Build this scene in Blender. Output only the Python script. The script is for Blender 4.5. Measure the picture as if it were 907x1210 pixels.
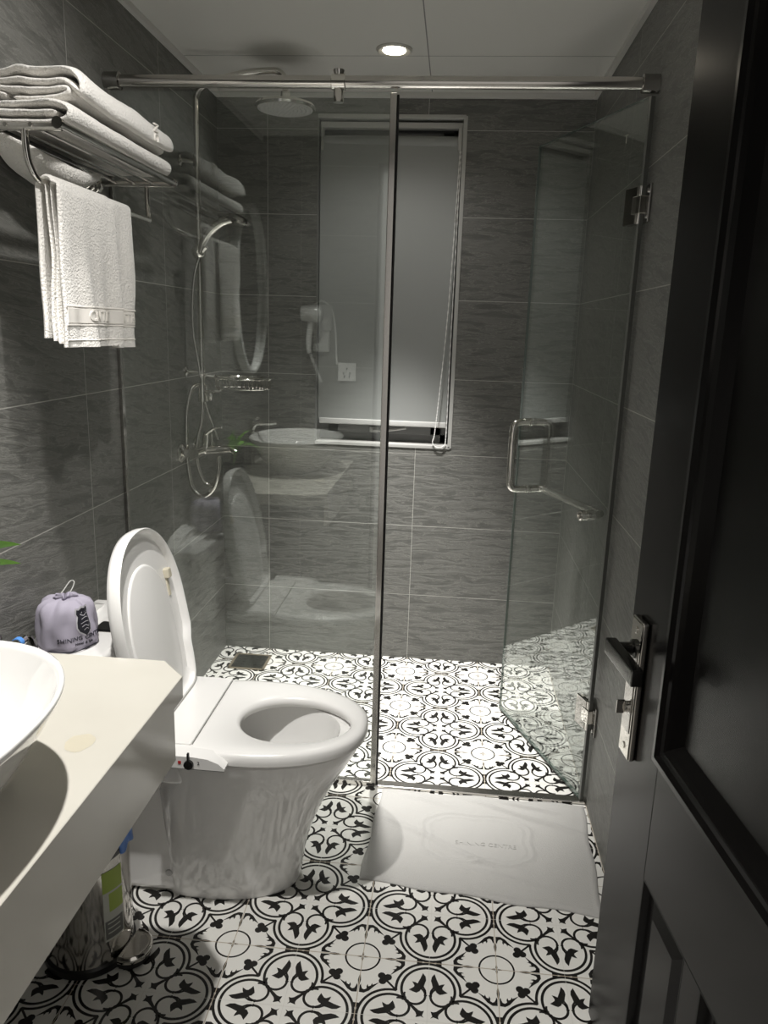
import bpy, bmesh, math, random
from mathutils import Vector, Matrix, noise
random.seed(7)
PI = math.pi
sc = bpy.context.scene
C = sc.collection
for o in list(bpy.data.objects): bpy.data.objects.remove(o)

# ------------------------------------------------------------------ camera
cam_d = bpy.data.cameras.new('camera'); cam = bpy.data.objects.new('camera', cam_d); C.objects.link(cam)
sc.camera = cam
yaw, pitch, roll, foc = -0.0839, -0.2347, 0.0316, 905.47
fw = Vector((math.sin(yaw)*math.cos(pitch), math.cos(yaw)*math.cos(pitch), math.sin(pitch)))
rt = Vector((math.cos(yaw), -math.sin(yaw), 0)); up = rt.cross(fw)
r2 = rt*math.cos(roll)+up*math.sin(roll); u2 = -rt*math.sin(roll)+up*math.cos(roll)
M = Matrix((r2, u2, -fw)).transposed().to_4x4(); M.translation = Vector((0.9329, -3.0621, 1.3734))
cam.matrix_world = M
cam_d.sensor_fit = 'VERTICAL'; cam_d.sensor_height = 24; cam_d.lens = foc/1210*24
cam_d.clip_start = .02

# ------------------------------------------------------------------ world, exposure, area light
w = bpy.data.worlds.new('hallway_light'); sc.world = w; w.use_nodes = True
w.node_tree.nodes['Background'].inputs[0].default_value = (1, .96, .9, 1)
w.node_tree.nodes['Background'].inputs[1].default_value = .25
sc.view_settings.view_transform = 'Standard'; sc.view_settings.look = 'None'
sc.view_settings.gamma = 1; sc.view_settings.use_curve_mapping = False
sc.view_settings.exposure = 0.93
def spot(name, loc, e, size, blend, rad, tgt=None, col=(1, .975, .935)):
    l = bpy.data.lights.new(name, 'SPOT'); l.energy = e; l.spot_size = math.radians(size); l.spot_blend = blend
    l.shadow_soft_size = rad; l.color = col
    o = bpy.data.objects.new(name, l); C.objects.link(o); o.location = loc
    if tgt: o.rotation_euler = (Vector(tgt)-Vector(loc)).to_track_quat('-Z', 'Y').to_euler()
    return o
spot('vanity_downlight_beam', (.39, -1.98, 2.19), 58, 78, .7, .02)
spot('entrance_downlight_beam', (.70, -1.88, 2.19), 15, 84, .7, .02, tgt=(.12, -1.48, 1.55))
spot('shower_downlight_beam', (.70, -.45, 2.185), 225, 56, 1.0, .05, col=(1, .98, .945))

spot('shower_downlight_spill', (.70, -.45, 2.185), 3.5, 140, .7, .025)

# ------------------------------------------------------------------ materials
def mat(name, col, rough=.5, metal=0, spec=.5, coat=0, bump=None, var=None, emis=None, sub=0, trans=0, sheen=0):
    m = bpy.data.materials.new(name); m.use_nodes = True; nt = m.node_tree; N = nt.nodes; L = nt.links
    b = N['Principled BSDF']
    b.inputs['Base Color'].default_value = (*col, 1); b.inputs['Roughness'].default_value = rough
    b.inputs['Metallic'].default_value = metal; b.inputs['Specular IOR Level'].default_value = spec
    b.inputs['Coat Weight'].default_value = coat; b.inputs['Coat Roughness'].default_value = .04
    b.inputs['Sheen Weight'].default_value = sheen
    if sub:
        b.inputs['Subsurface Weight'].default_value = sub; b.inputs['Subsurface Radius'].default_value = (.01, .01, .01)
    if trans: b.inputs['Transmission Weight'].default_value = trans
    if emis:
        b.inputs['Emission Color'].default_value = (*emis[0], 1); b.inputs['Emission Strength'].default_value = emis[1]
    tc = N.new('ShaderNodeTexCoord')
    if bump:
        sc_, st, dist = bump
        n = N.new('ShaderNodeTexNoise'); n.inputs['Scale'].default_value = sc_; n.inputs['Detail'].default_value = 4
        L.new(tc.outputs['Object'], n.inputs['Vector'])
        bp = N.new('ShaderNodeBump'); bp.inputs['Strength'].default_value = st; bp.inputs['Distance'].default_value = dist
        L.new(n.outputs['Fac'], bp.inputs['Height']); L.new(bp.outputs[0], b.inputs['Normal'])
    if var:
        sc_, c2 = var
        n = N.new('ShaderNodeTexNoise'); n.inputs['Scale'].default_value = sc_; n.inputs['Detail'].default_value = 5
        L.new(tc.outputs['Object'], n.inputs['Vector'])
        rp = N.new('ShaderNodeValToRGB'); rp.color_ramp.elements[0].position = .35; rp.color_ramp.elements[1].position = .65
        rp.color_ramp.elements[0].color = (*col, 1); rp.color_ramp.elements[1].color = (*c2, 1)
        L.new(n.outputs['Fac'], rp.inputs[0]); L.new(rp.outputs[0], b.inputs['Base Color'])
    return m

def tile_mat(name, axis, off, per, slant=0.0):
    """dark slate tiles 0.3 m high with pale grout; axis = index of the horizontal coordinate"""
    m = bpy.data.materials.new(name); m.use_nodes = True; nt = m.node_tree; N = nt.nodes; L = nt.links
    b = N['Principled BSDF']
    tc = N.new('ShaderNodeTexCoord'); sp = N.new('ShaderNodeSeparateXYZ'); L.new(tc.outputs['Object'], sp.inputs[0])
    def math_(op, a, b_=None, c=None):
        n = N.new('ShaderNodeMath'); n.operation = op
        for i, v in enumerate((a, b_, c)):
            if v is None: continue
            if isinstance(v, (int, float)): n.inputs[i].default_value = v
            else: L.new(v, n.inputs[i])
        return n.outputs[0]
    def joint(coord, off, per, w):
        d = math_('PINGPONG', math_('SUBTRACT', coord, off), per/2)   # 0 at joint
        return d, math_('LESS_THAN', d, w)
    h = sp.outputs[axis]; z = sp.outputs[2]
    d1, j1 = joint(h, off, per, .0011); d2, j2 = joint(z, .2868, .3, .0011)
    j = math_('MAXIMUM', j1, j2)
    idx = math_('ADD', math_('MULTIPLY', math_('FLOOR', math_('DIVIDE', math_('SUBTRACT', h, off), per)), 7.31),
                math_('MULTIPLY', math_('FLOOR', math_('DIVIDE', math_('SUBTRACT', z, .2868), .3)), 3.17))
    cb = N.new('ShaderNodeCombineXYZ')
    L.new(math_('ADD', math_('MULTIPLY', h, 4.2), idx), cb.inputs[0])
    L.new(math_('ADD', math_('MULTIPLY', z, 25.0), math_('MULTIPLY', h, slant)), cb.inputs[1]); L.new(idx, cb.inputs[2])
    n = N.new('ShaderNodeTexNoise'); n.inputs['Scale'].default_value = 1.9; n.inputs['Detail'].default_value = 9
    n.inputs['Roughness'].default_value = .66; n.inputs['Distortion'].default_value = .7
    L.new(cb.outputs[0], n.inputs['Vector'])
    # thin dark / pale veins where the noise crosses a level
    v = math_('ABSOLUTE', math_('SUBTRACT', n.outputs['Fac'], .5))
    vein = N.new('ShaderNodeMapRange'); vein.inputs[1].default_value = 0; vein.inputs[2].default_value = .018
    vein.inputs[3].default_value = 1; vein.inputs[4].default_value = 0; L.new(v, vein.inputs[0])
    rp = N.new('ShaderNodeValToRGB'); e = rp.color_ramp.elements
    e[0].position = .36; e[0].color = (.122, .122, .113, 1); e[1].position = .64; e[1].color = (.195, .194, .18, 1)
    L.new(n.outputs['Fac'], rp.inputs[0])
    n2 = N.new('ShaderNodeTexNoise'); n2.inputs['Scale'].default_value = 3.0; n2.inputs['Detail'].default_value = 8
    n2.inputs['Roughness'].default_value = .6; n2.inputs['Distortion'].default_value = 1.0; L.new(cb.outputs[0], n2.inputs['Vector'])
    v2 = N.new('ShaderNodeMapRange'); v2.inputs[2].default_value = .014; v2.inputs[3].default_value = 1; v2.inputs[4].default_value = 0
    L.new(math_('ABSOLUTE', math_('SUBTRACT', n2.outputs['Fac'], .47)), v2.inputs[0])
    dk = N.new('ShaderNodeMixRGB'); dk.inputs[2].default_value = (.055, .055, .05, 1)
    L.new(math_('MULTIPLY', v2.outputs[0], .5), dk.inputs[0]); L.new(rp.outputs[0], dk.inputs[1]); rp = dk
    mv = N.new('ShaderNodeMixRGB'); mv.inputs[2].default_value = (.33, .327, .30, 1)
    L.new(math_('MULTIPLY', vein.outputs[0], .6), mv.inputs[0]); L.new(rp.outputs[0], mv.inputs[1])
    mg = N.new('ShaderNodeMixRGB'); mg.inputs[2].default_value = (.5, .49, .455, 1)
    L.new(j, mg.inputs[0]); L.new(mv.outputs[0], mg.inputs[1]); L.new(mg.outputs[0], b.inputs['Base Color'])
    rr = N.new('ShaderNodeMapRange'); rr.inputs[3].default_value = .30; rr.inputs[4].default_value = .46
    L.new(n.outputs['Fac'], rr.inputs[0]); L.new(rr.outputs[0], b.inputs['Roughness'])
    bp = N.new('ShaderNodeBump'); bp.inputs['Strength'].default_value = .8; bp.inputs['Distance'].default_value = .006
    hh = math_('SUBTRACT', n.outputs['Fac'], math_('MULTIPLY', j, .3)); L.new(hh, bp.inputs['Height'])
    L.new(bp.outputs[0], b.inputs['Normal'])
    return m

def glass_mat(name, tint, boost=1.0):
    m = bpy.data.materials.new(name); m.use_nodes = True; nt = m.node_tree; N = nt.nodes; L = nt.links
    N.remove(N['Principled BSDF'])
    t = N.new('ShaderNodeBsdfTransparent'); t.inputs[0].default_value = (*tint, 1)
    g = N.new('ShaderNodeBsdfGlossy'); g.inputs['Roughness'].default_value = 0.0; g.inputs[0].default_value = (.95, 1, .97, 1)
    f = N.new('ShaderNodeFresnel'); ge = N.new('ShaderNodeNewGeometry'); mr = N.new('ShaderNodeMapRange')
    mr.inputs[3].default_value = 1.5*boost; mr.inputs[4].default_value = 1/(1.5*boost)      # same reflectance entering and leaving the pane
    L.new(ge.outputs['Backfacing'], mr.inputs[0]); L.new(mr.outputs[0], f.inputs[0])
    mx = N.new('ShaderNodeMixShader'); L.new(f.outputs[0], mx.inputs[0]); L.new(t.outputs[0], mx.inputs[1]); L.new(g.outputs[0], mx.inputs[2])
    L.new(mx.outputs[0], N['Material Output'].inputs[0])
    return m

M_back = tile_mat('slate_tile_back', 0, .194, .6)
M_left = tile_mat('slate_tile_left', 1, -.58, .582, 4.0)
M_right = tile_mat('slate_tile_right', 1, -.10, .59, -4.0)
M_ceil = mat('ceiling_panel', (.76, .75, .715), .55)
M_seam = mat('ceiling_seam', (.25, .25, .24), .6)
M_trimc = mat('ceiling_trim', (.70, .69, .66), .4)
M_tilew = mat('floor_tile_white', (.74, .73, .69), .22, bump=(30, .05, .002))
M_tileb = mat('floor_tile_black', (.012, .011, .010), .25)
M_grout = mat('floor_grout_tan', (.42, .36, .28), .7)
M_groutw = mat('floor_joint_pale', (.6, .58, .54), .5)
M_chrome = mat('chrome', (.78, .76, .72), .08, 1)
M_steel = mat('brushed_steel', (.60, .58, .55), .16, 1)
M_chromed = mat('dark_chrome', (.42, .41, .39), .12, 1)
M_glass = glass_mat('clear_glass', (.96, .97, .963), 1.24)
M_gedge = mat('glass_edge', (.10, .13, .115), .15)
M_rubber = mat('black_rubber', (.012, .012, .012), .5)
M_ceramic = mat('white_ceramic', (.90, .89, .87), .05, coat=.8)
M_plastic = mat('white_plastic', (.88, .87, .85), .22)
M_plasticg = mat('grey_white_plastic', (.58, .575, .56), .3)
M_blackp = mat('black_plastic', (.012, .012, .012), .3)
M_counter = mat('cream_quartz', (.66, .635, .57), .12, var=(4, (.62, .595, .53)))
M_terry = mat('white_terry', (.88, .855, .81), .95, bump=(230, .9, .005), sheen=.35)
M_terry2 = mat('white_woven_band', (.84, .81, .76), .8, bump=(900, .3, .001))
M_mat = mat('bath_mat_cotton', (.44, .432, .415), .92, bump=(300, .6, .003), sheen=.2)
M_door = mat('black_door_paint', (.0045, .004, .0038), .24, spec=.2, bump=(160, .03, .0005))
M_blind = mat('grey_blind_fabric', (.36, .37, .36), .75, bump=(900, .25, .0006))
M_frame = mat('grey_aluminium', (.20, .20, .195), .4)
M_pvc = mat('pale_pvc', (.48, .475, .455), .35)
M_night = mat('night_glass', (.008, .01, .012), .05)
M_bag = mat('lavender_cotton', (.37, .345, .42), .85, bump=(700, .3, .001))
M_ink = mat('black_ink', (.012, .012, .02), .6)
M_inkl = mat('pale_ink', (.55, .54, .58), .6)
M_leaf = mat('green_leaf', (.14, .36, .03), .35, var=(9, (.2, .48, .05)))
M_soil = mat('dark_soil', (.03, .02, .015), .9)
M_pot = mat('dark_pot', (.02, .022, .028), .3)
M_blue = mat('blue_plastic_film', (.08, .22, .62), .3)
M_bluew = mat('blue_plastic_paler', (.10, .30, .75), .35)
M_red = mat('red_mark', (.5, .03, .03), .4)
M_green = mat('green_label', (.36, .47, .08), .5)
M_labelw = mat('pale_label', (.55, .56, .50), .5)
M_labeld = mat('grey_label', (.14, .14, .13), .5)
M_tan = mat('tan_drain_frame', (.36, .30, .22), .35, .6)
M_drain = mat('dark_drain', (.05, .05, .045), .35, .7)
M_lens = mat('lamp_lens', (.9, .88, .8), .4, emis=((1, .9, .72), 9))
M_lensr = mat('lamp_ring', (.55, .54, .5), .35)
M_led = mat('mirror_light_strip', (.9, .9, .9), .4, emis=((1, .97, .92), 1.2))
M_mirror = mat('mirror_silver', (.9, .9, .9), .02, 1)
M_paper = mat('white_paper', (.85, .84, .82), .9)
M_stain = mat('tan_stain', (.62, .575, .46), .3)
M_water = mat('bowl_water', (.5, .5, .48), .03, coat=1)
M_clear = mat('clear_hook_plastic', (.6, .6, .58), .08)
M_hall = mat('hall_plaster', (.55, .53, .5), .8)
M_amber = mat('amber_bottle', (.12, .07, .03), .15)

# ------------------------------------------------------------------ mesh helpers
class MB:
    def __init__(s): s.v = []; s.f = []; s.m = []; s.mi = 0; s.wn = False
    def add(s, vs, fs):
        k = len(s.v); s.v += [tuple(v) for v in vs]
        for f in fs: s.f.append(tuple(i+k for i in f)); s.m.append(s.mi)
        return s
    def box(s, a, b, bev=0, seg=2, xf=None):
        bm = bmesh.new(); bmesh.ops.create_cube(bm, size=1)
        for v in bm.verts:
            v.co = Vector([(a[i]+b[i])/2+v.co[i]*abs(b[i]-a[i]) for i in range(3)])
        if bev: s.wn = True
        if bev: bmesh.ops.bevel(bm, geom=bm.edges[:], offset=bev, segments=seg, affect='EDGES', profile=.5)
        return s.bm(bm, xf)
    def bm(s, bm, xf=None):
        bm.verts.index_update()
        vs = [(xf @ v.co) if xf else v.co.copy() for v in bm.verts]
        s.add(vs, [[v.index for v in f.verts] for f in bm.faces]); bm.free(); return s
    def rings(s, rs, cap0=True, cap1=True, closed=True):
        n = len(rs[0]); k = len(s.v)
        for r in rs: s.v += [tuple(p) for p in r]
        for i in range(len(rs)-1):
            for j in range(n if closed else n-1):
                j2 = (j+1) % n
                s.f.append((k+i*n+j, k+i*n+j2, k+(i+1)*n+j2, k+(i+1)*n+j)); s.m.append(s.mi)
        if cap0: s.f.append(tuple(k+j for j in reversed(range(n)))); s.m.append(s.mi)
        if cap1: s.f.append(tuple(k+(len(rs)-1)*n+j for j in range(n))); s.m.append(s.mi)
        return s
    def tube(s, path, r, n=12, closed=False, flat=None):
        P = [Vector(p) for p in path]; N_ = len(P); rs = []
        t0 = (P[1]-P[0]).normalized(); ref = Vector((0, 0, 1)) if abs(t0.z) < .9 else Vector((1, 0, 0))
        nrm = t0.cross(ref).normalized()
        for i, p in enumerate(P):
            if closed: t = (P[(i+1) % N_]-P[i-1]).normalized()
            else: t = (P[min(i+1, N_-1)]-P[max(i-1, 0)]).normalized()
            nrm = (nrm-t*nrm.dot(t)).normalized(); bn = t.cross(nrm)
            rr = r[i] if isinstance(r, (list, tuple)) else r
            rs.append([p+nrm*math.cos(a)*rr+bn*math.sin(a)*rr*(flat or 1) for a in [2*PI*j/n for j in range(n)]])
        if closed: rs.append(rs[0]); return s.rings(rs, False, False)
        return s.rings(rs)
    def lathe(s, prof, c=(0, 0, 0), n=32, axis='z', sx=1, sy=1, xf=None):
        rs = []
        for r, h in prof:
            ring = []
            for j in range(n):
                a = 2*PI*j/n; x, y = r*math.cos(a)*sx, r*math.sin(a)*sy
                p = {'z': (x, y, h), 'x': (h, x, y), 'y': (y, h, x)}[axis]
                p = Vector(p)+Vector(c); ring.append(xf @ p if xf else p)
            rs.append(ring)
        return s.rings(rs, prof[0][0] > 1e-6 or True, True)
    def prism(s, poly, d, o=(0, 0, 0)):   # poly: 3D pts, extrude by vector d
        d = Vector(d); a = [Vector(p) for p in poly]; return s.rings([a, [p+d for p in a]])
    def build(s, name, m, parent=None, smooth=True, ang=35, xf=None):
        me = bpy.data.meshes.new(name); me.from_pydata([tuple(v) for v in s.v], [], s.f); me.validate()
        ms = m if isinstance(m, (list, tuple)) else [m]
        for q in ms: me.materials.append(q)
        if len(ms) > 1 and len(me.polygons) == len(s.m): me.polygons.foreach_set('material_index', s.m)
        bm = bmesh.new(); bm.from_mesh(me); bmesh.ops.recalc_face_normals(bm, faces=bm.faces[:]); bm.to_mesh(me); bm.free()
        if smooth:
            me.polygons.foreach_set('use_smooth', [True]*len(me.polygons)); me.set_sharp_from_angle(angle=math.radians(ang))
        o = bpy.data.objects.new(name, me); C.objects.link(o)
        if xf: me.transform(xf)
        if s.wn:
            md = o.modifiers.new('weighted', 'WEIGHTED_NORMAL'); md.keep_sharp = True; md.weight = 100
        if parent:
            o.parent = parent
            o.location = -Vector(parent['_w']) if '_w' in parent else (0, 0, 0)
        return o
def empty(name, loc=(0, 0, 0)):
    o = bpy.data.objects.new(name, None); C.objects.link(o); o.location = loc; o.empty_display_size = .05
    o['_w'] = list(loc)
    return o
def tag(o, label=None, cat=None, group=None, kind=None):
    if label: o['label'] = label
    if cat: o['category'] = cat
    if group: o['group'] = group
    if kind: o['kind'] = kind
    return o
def struct(name, mb, m, **k):
    o = mb.build(name, m, **k); o['kind'] = 'structure'; return o
def smoothpath(pts, n=8, closed=False):
    P = [Vector(p) for p in pts]; out = []; L = len(P)
    for i in range(L if closed else L-1):
        if closed: a, b, c, d = P[i-1], P[i], P[(i+1) % L], P[(i+2) % L]
        else: a, b, c, d = P[max(i-1, 0)], P[i], P[i+1], P[min(i+2, L-1)]
        for k in range(n):
            t = k/n
            out.append(.5*((2*b)+(c-a)*t+(2*a-5*b+4*c-d)*t*t+(3*b-a-3*c+d)*t**3))
    if not closed: out.append(P[-1])
    return out
def text_mesh(body, size, ext=.0005, spacing=1.0, align='CENTER'):
    """returns (verts, faces) of flat extruded lettering in XY"""
    cu = bpy.data.curves.new('lettering', 'FONT'); cu.body = body; cu.size = size; cu.extrude = ext
    cu.space_character = spacing; cu.align_x = align; cu.align_y = 'CENTER'; cu.resolution_u = 3
    o = bpy.data.objects.new('lettering', cu); C.objects.link(o)
    dg = bpy.context.evaluated_depsgraph_get(); dg.update()
    me = bpy.data.meshes.new_from_object(o.evaluated_get(dg))
    vs = [v.co.copy() for v in me.vertices]; fs = [tuple(p.vertices) for p in me.polygons]
    bpy.data.objects.remove(o); bpy.data.curves.remove(cu); bpy.data.meshes.remove(me)
    return vs, fs

# ------------------------------------------------------------------ room shell
W, H, Y0 = 1.394, 2.21, -2.58
YG = -.96
mb = MB()   # back wall with the window opening
wx0, wx1, wz0, wz1 = .385, .931, .914, 2.135
mb.box((-.1, 0, -.1), (wx0, .14, H+.1)).box((wx1, 0, -.1), (W+.1, .14, H+.1)).box((wx0, 0, -.1), (wx1, .14, wz0)).box((wx0, 0, wz1), (wx1, .14, H+.1))
struct('wall_back', mb, M_back, smooth=False)
struct('wall_left', MB().box((-.12, Y0-.1, -.1), (0, 0, H+.1)), M_left, smooth=False)
struct('wall_right', MB().box((W, Y0-.1, -.1), (W+.12, 0, H+.1)), M_right, smooth=False)
struct('wall_front', MB().box((-.12, Y0-.10, -.1), (.555, Y0, H+.1)).box((.555, Y0-.10, 2.09), (W, Y0, H+.1)), tile_mat('slate_tile_front', 0, .194, .6), smooth=False)
struct('ceiling', MB().box((-.12, Y0-.12, H), (W+.12, .1, H+.08)), M_ceil, smooth=False)
mb = MB(); mb.box((.802, Y0, H-.0006), (.8055, -.02, H+.001))
for y in (-.39, -.99, -1.59, -2.19, -2.79): mb.box((0, y-.001, H-.0005), (W, y+.001, H+.001))
struct('trim_1', mb, M_seam, smooth=False)
mb = MB()
mb.box((0, Y0, H-.018), (.016, 0, H), .002).box((W-.016, Y0, H-.018), (W, 0, H), .002).box((.016, -.016, H-.018), (W-.016, 0, H), .002)
struct('trim_2', mb, M_trimc)
struct('floor', MB().box((-.8, -4.2, -.08), (2.2, Y0-.101, -.002)), M_hall, smooth=False)

# ---- patterned floor (white glazed tiles, black ornament, joints), one surface
fl = MB(); fl.mi = 0
fl.box((-.1, Y0-.1, -.08), (W, .12, 0))
T = .14905; gx, gy = .7963, -.1351
def strip(pts, w_, closed=False):
    P = [Vector((a, b)) for a, b in pts]; n = len(P); vs = []
    for i, p in enumerate(P):
        t = (P[(i+1) % n]-P[i-1]) if closed else (P[min(i+1, n-1)]-P[max(i-1, 0)])
        t.normalize(); nn = Vector((-t.y, t.x)); ww = w_[i] if isinstance(w_, (list, tuple)) else w_
        vs += [p+nn*ww/2, p-nn*ww/2]
    fs = [(2*i, 2*i+1, 2*((i+1) % n)+1, 2*((i+1) % n)) for i in range(n if closed else n-1)]
    return vs, fs
def arc(cx, cy, r, a0, a1, n): return [(cx+r*math.cos(math.radians(a0+(a1-a0)*i/n)), cy+r*math.sin(math.radians(a0+(a1-a0)*i/n))) for i in range(n+1)]
# pattern pieces in units of one tile, quatrefoil centre at (0,0); one octant-pair drawn then rotated by 90 degrees
quart = []
def angle_to(cx, cy, x, y): return math.degrees(math.atan2(y-cy, x-cx))
c_ = .515
for R_, wd in ((.462, .040), (.383, .040)):
    q = (2*c_+math.sqrt(4*c_*c_-8*(c_*c_-R_*R_)))/4
    a0 = angle_to(0, c_, q, q); quart.append(strip(arc(0, c_, R_, a0, 180-a0, 30), wd))
leaf = [(-.095, .785), (-.06, .73), (-.052, .67), (-.065, .62), (-.075, .575), (-.075, .545), (-.11, .53), (-.125, .49), (-.165, .462), (-.20, .472), (-.262, .50), (-.228, .525),
        (-.20, .55), (-.195, .575), (-.225, .635), (-.185, .625), (-.155, .61), (-.145, .64), (-.125, .69)]
def poly(pts): return [Vector(p) for p in pts], [tuple(range(len(pts)))]
def ell(cx, cy, rx, ry, rot=0, n=10):
    c, s_ = math.cos(rot), math.sin(rot)
    return poly([(cx+rx*math.cos(2*PI*i/n)*c-ry*math.sin(2*PI*i/n)*s_, cy+rx*math.cos(2*PI*i/n)*s_+ry*math.sin(2*PI*i/n)*c) for i in range(n)])
for sx in (-1, 1):
    mir = lambda pts: [(p[0]*-sx, p[1]) for p in pts]; big = [(-.155+(x+.155)*1.16, .60+(y-.60)*1.10) for x, y in leaf]
    sa = arc(-.187, .405, .150, -195, 68, 20)
    quart.append(strip(mir(sa), [0.028+.010*math.sin(PI*i/20) for i in range(21)]))
    quart.append(poly(mir(big)))
    quart.append(ell(*mir([(-.036, .415)])[0], .026, .018))
    quart.append(ell(*mir([(-.042, .445)])[0], .012, .014)); quart.append(ell(*mir([(-.042, .385)])[0], .012, .014))
    quart.append(strip(mir([(-.075, .555), (-.04, .50), (-.03, .44)]), [.03, .024, .02]))
# diagonal fleur and junction node (first quadrant), drawn once per quarter turn
quart.append(poly([(.045, .045), (.085, .07), (.16, .045), (.150, .085), (.165, .125), (.20, .165), (.30, .285), (.30, .30), (.285, .30), (.165, .20), (.125, .165), (.085, .150), (.045, .16), (.07, .085)]))
quart.append(ell(.335, .335, .042, .020, PI/4)); quart.append(ell(.335, .335, .020, .042, PI/4)); quart.append(ell(.29, .29, .03, .03))
cells = MB()
def Acoord(pts, k):   # ornament round the small circle, A at (1,1): octant-pair along -y, rotated
    out = []
    for x, y in pts:
        for _ in range(k): x, y = -y, x
        out.append((1+x, 1+y))
    return out
mus = [(x*.88, .525+(y-.60)*1.12) for x, y in [(.018, .70), (.10, .705), (.18, .665), (.235, .61), (.335, .52), (.265, .555), (.225, .572), (.215, .545), (.195, .588), (.160, .60), (.145, .565), (.128, .602), (.135, .635), (.10, .655), (.065, .645), (.045, .61), (.035, .57), (.016, .60)]]
Apieces = []
Apieces.append(strip(arc(0, 0, .257, 0, 360, 40)[:-1], .028, True))
for k in range(4):
    def rotk(pts, k=k):
        out = []
        for x, y in pts:
            for _ in range(k): x, y = -y, x
            out.append((x, y))
        return out
    for sx in (1, -1):
        Apieces.append(poly(rotk([(x*sx, y) for x, y in mus])))
    Apieces.append(poly(rotk([(-.06, .815), (.06, .815), (0, .915)])))
    Apieces.append(poly(rotk([(0, .30), (.016, .38), (.022, .43), (.012, .50), (0, .56), (-.012, .50), (-.022, .43), (-.016, .38)])))
    Apieces.append(poly(rotk([(0, 0), (.016, .03), (.006, .085), (-.006, .085), (-.016, .03)])))
    Apieces.append(strip(rotk([(.55, .55), (.40, .40)]), .032))
    for (x, y) in ((.315, .315), (.41, .335), (.335, .41), (.37, .37)):
        xx, yy = rotk([(x, y)])[0]; Apieces.append(ell(xx, yy, .058, .058))
Z1 = .0002
def put(piece, ox, oy, rot, z):
    vs, fs = piece
    out = []
    for v in vs:
        x, y = v[0], v[1]
        for _ in range(rot): x, y = -y, x
        out.append((ox+x*T, oy+y*T, z))
    if all(p[0] < .001 or p[0] > W-.001 or p[1] > -.001 for p in out): return
    out = [(min(max(p[0], .001), W-.001), min(p[1], -.001), p[2]) for p in out]
    fl.add(out, fs)
fl.mi = 1
for i in range(-3, 3):
    for j in range(-8, 2):
        bx_, by_ = gx+T+i*2*T, gy-T+j*2*T
        zz = 0
        for q, pc in enumerate(quart):
            for rot in range(4): put(pc, bx_, by_, rot, Z1+.00002*(q % 5))
for i in range(-3, 4):
    for j in range(-9, 2):
        ax_, ay_ = gx+i*2*T, gy+j*2*T
        for q, pc in enumerate(Apieces): put(pc, ax_, ay_, 0, Z1+.00002*(q % 5))
fl.mi = 2
for i in range(-3, 3):
    x = gx+i*2*T
    if 0 < x < W: fl.add([(x-.0009, Y0, .0004), (x+.0009, Y0, .0004), (x+.0009, 0, .0004), (x-.0009, 0, .0004)], [(0, 1, 2, 3)])
for j in range(-11, 1):
    y = gy+j*2*T
    if Y0 < y < 0: fl.add([(0, y-.0009, .0004), (W, y-.0009, .0004), (W, y+.0009, .0004), (0, y+.0009, .0004)], [(0, 1, 2, 3)])
fl.mi = 3
for i in range(-3, 3):
    x = gx+T+i*2*T
    if 0 < x < W: fl.add([(x-.0004, Y0, .0004), (x+.0004, Y0, .0004), (x+.0004, 0, .0004), (x-.0004, 0, .0004)], [(0, 1, 2, 3)])
for j in range(-11, 1):
    y = gy+T+j*2*T
    if Y0 < y < 0: fl.add([(0, y-.0004, .0004), (W, y-.0004, .0004), (W, y+.0004, .0004), (0, y+.0004, .0004)], [(0, 1, 2, 3)])
def floor_build():
    me = bpy.data.meshes.new('floor'); me.from_pydata(fl.v, [], fl.f)
    for q in (M_tilew, M_tileb, M_grout, M_groutw): me.materials.append(q)
    me.polygons.foreach_set('material_index', fl.m)
    # ornament faces look upward
    bm = bmesh.new(); bm.from_mesh(me)
    for f in bm.faces:
        if f.material_index > 0 and f.normal.z < 0: f.normal_flip()
    bm.to_mesh(me); bm.free()
    o = bpy.data.objects.new('floor', me); C.objects.link(o); o['kind'] = 'structure'; return o
floor_build()

# ---- window
win = empty('window_1', ((wx0+wx1)/2, .07, wz0)); tag(win, kind='structure')
MB().box((wx0-.001, -.001, wz0), (wx0+.004, .09, wz1)).build('reveal_trim', M_frame, win)
mb = MB()   # pale reveal trim round the opening
t = .009
for a, b in (((wx1-t, -.004, wz0), (wx1+.006, .09, wz1)), ((wx0, -.004, wz0-.004), (wx1, .09, wz0+t)), ((wx0, -.004, wz1-t), (wx1, .09, wz1+.004))):
    mb.box(a, b, .0015)
mb.build('reveal_trim', M_pvc, win)
mb = MB(); y0, y1 = .085, .125
for a, b in (((wx0, y0, wz0), (wx0+.045, y1, wz1)), ((wx1-.045, y0, wz0), (wx1, y1, wz1)), ((wx0, y0, wz0), (wx1, y1, wz0+.045)), ((wx0, y0, wz1-.045), (wx1, y1, wz1))):
    mb.box(a, b, .003)
y0, y1 = .070, .11
for a, b in (((wx0+.04, y0, wz0+.04), (wx0+.085, y1, wz1-.04)), ((wx1-.085, y0, wz0+.04), (wx1-.04, y1, wz1-.04)), ((wx0+.04, y0, wz0+.04), (wx1-.04, y1, wz0+.085)), ((wx0+.04, y0, wz1-.085), (wx1-.04, y1, wz1-.04))):
    mb.box(a, b, .003)
mb.build('window_frame', M_frame, win)
MB().box((wx0+.08, .095, wz0+.08), (wx1-.08, .101, wz1-.08)).build('pane', M_night, win, smooth=False)
mb = MB(); mb.box((.60, .058, .958), (.635, .071, .982), .003); mb.tube([(.617, .05, .970), (.65, .047, .967), (.70, .047, .973), (.75, .050, .982)], .006, 8, flat=.8)
mb.build('window_handle', M_pvc, win)

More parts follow.
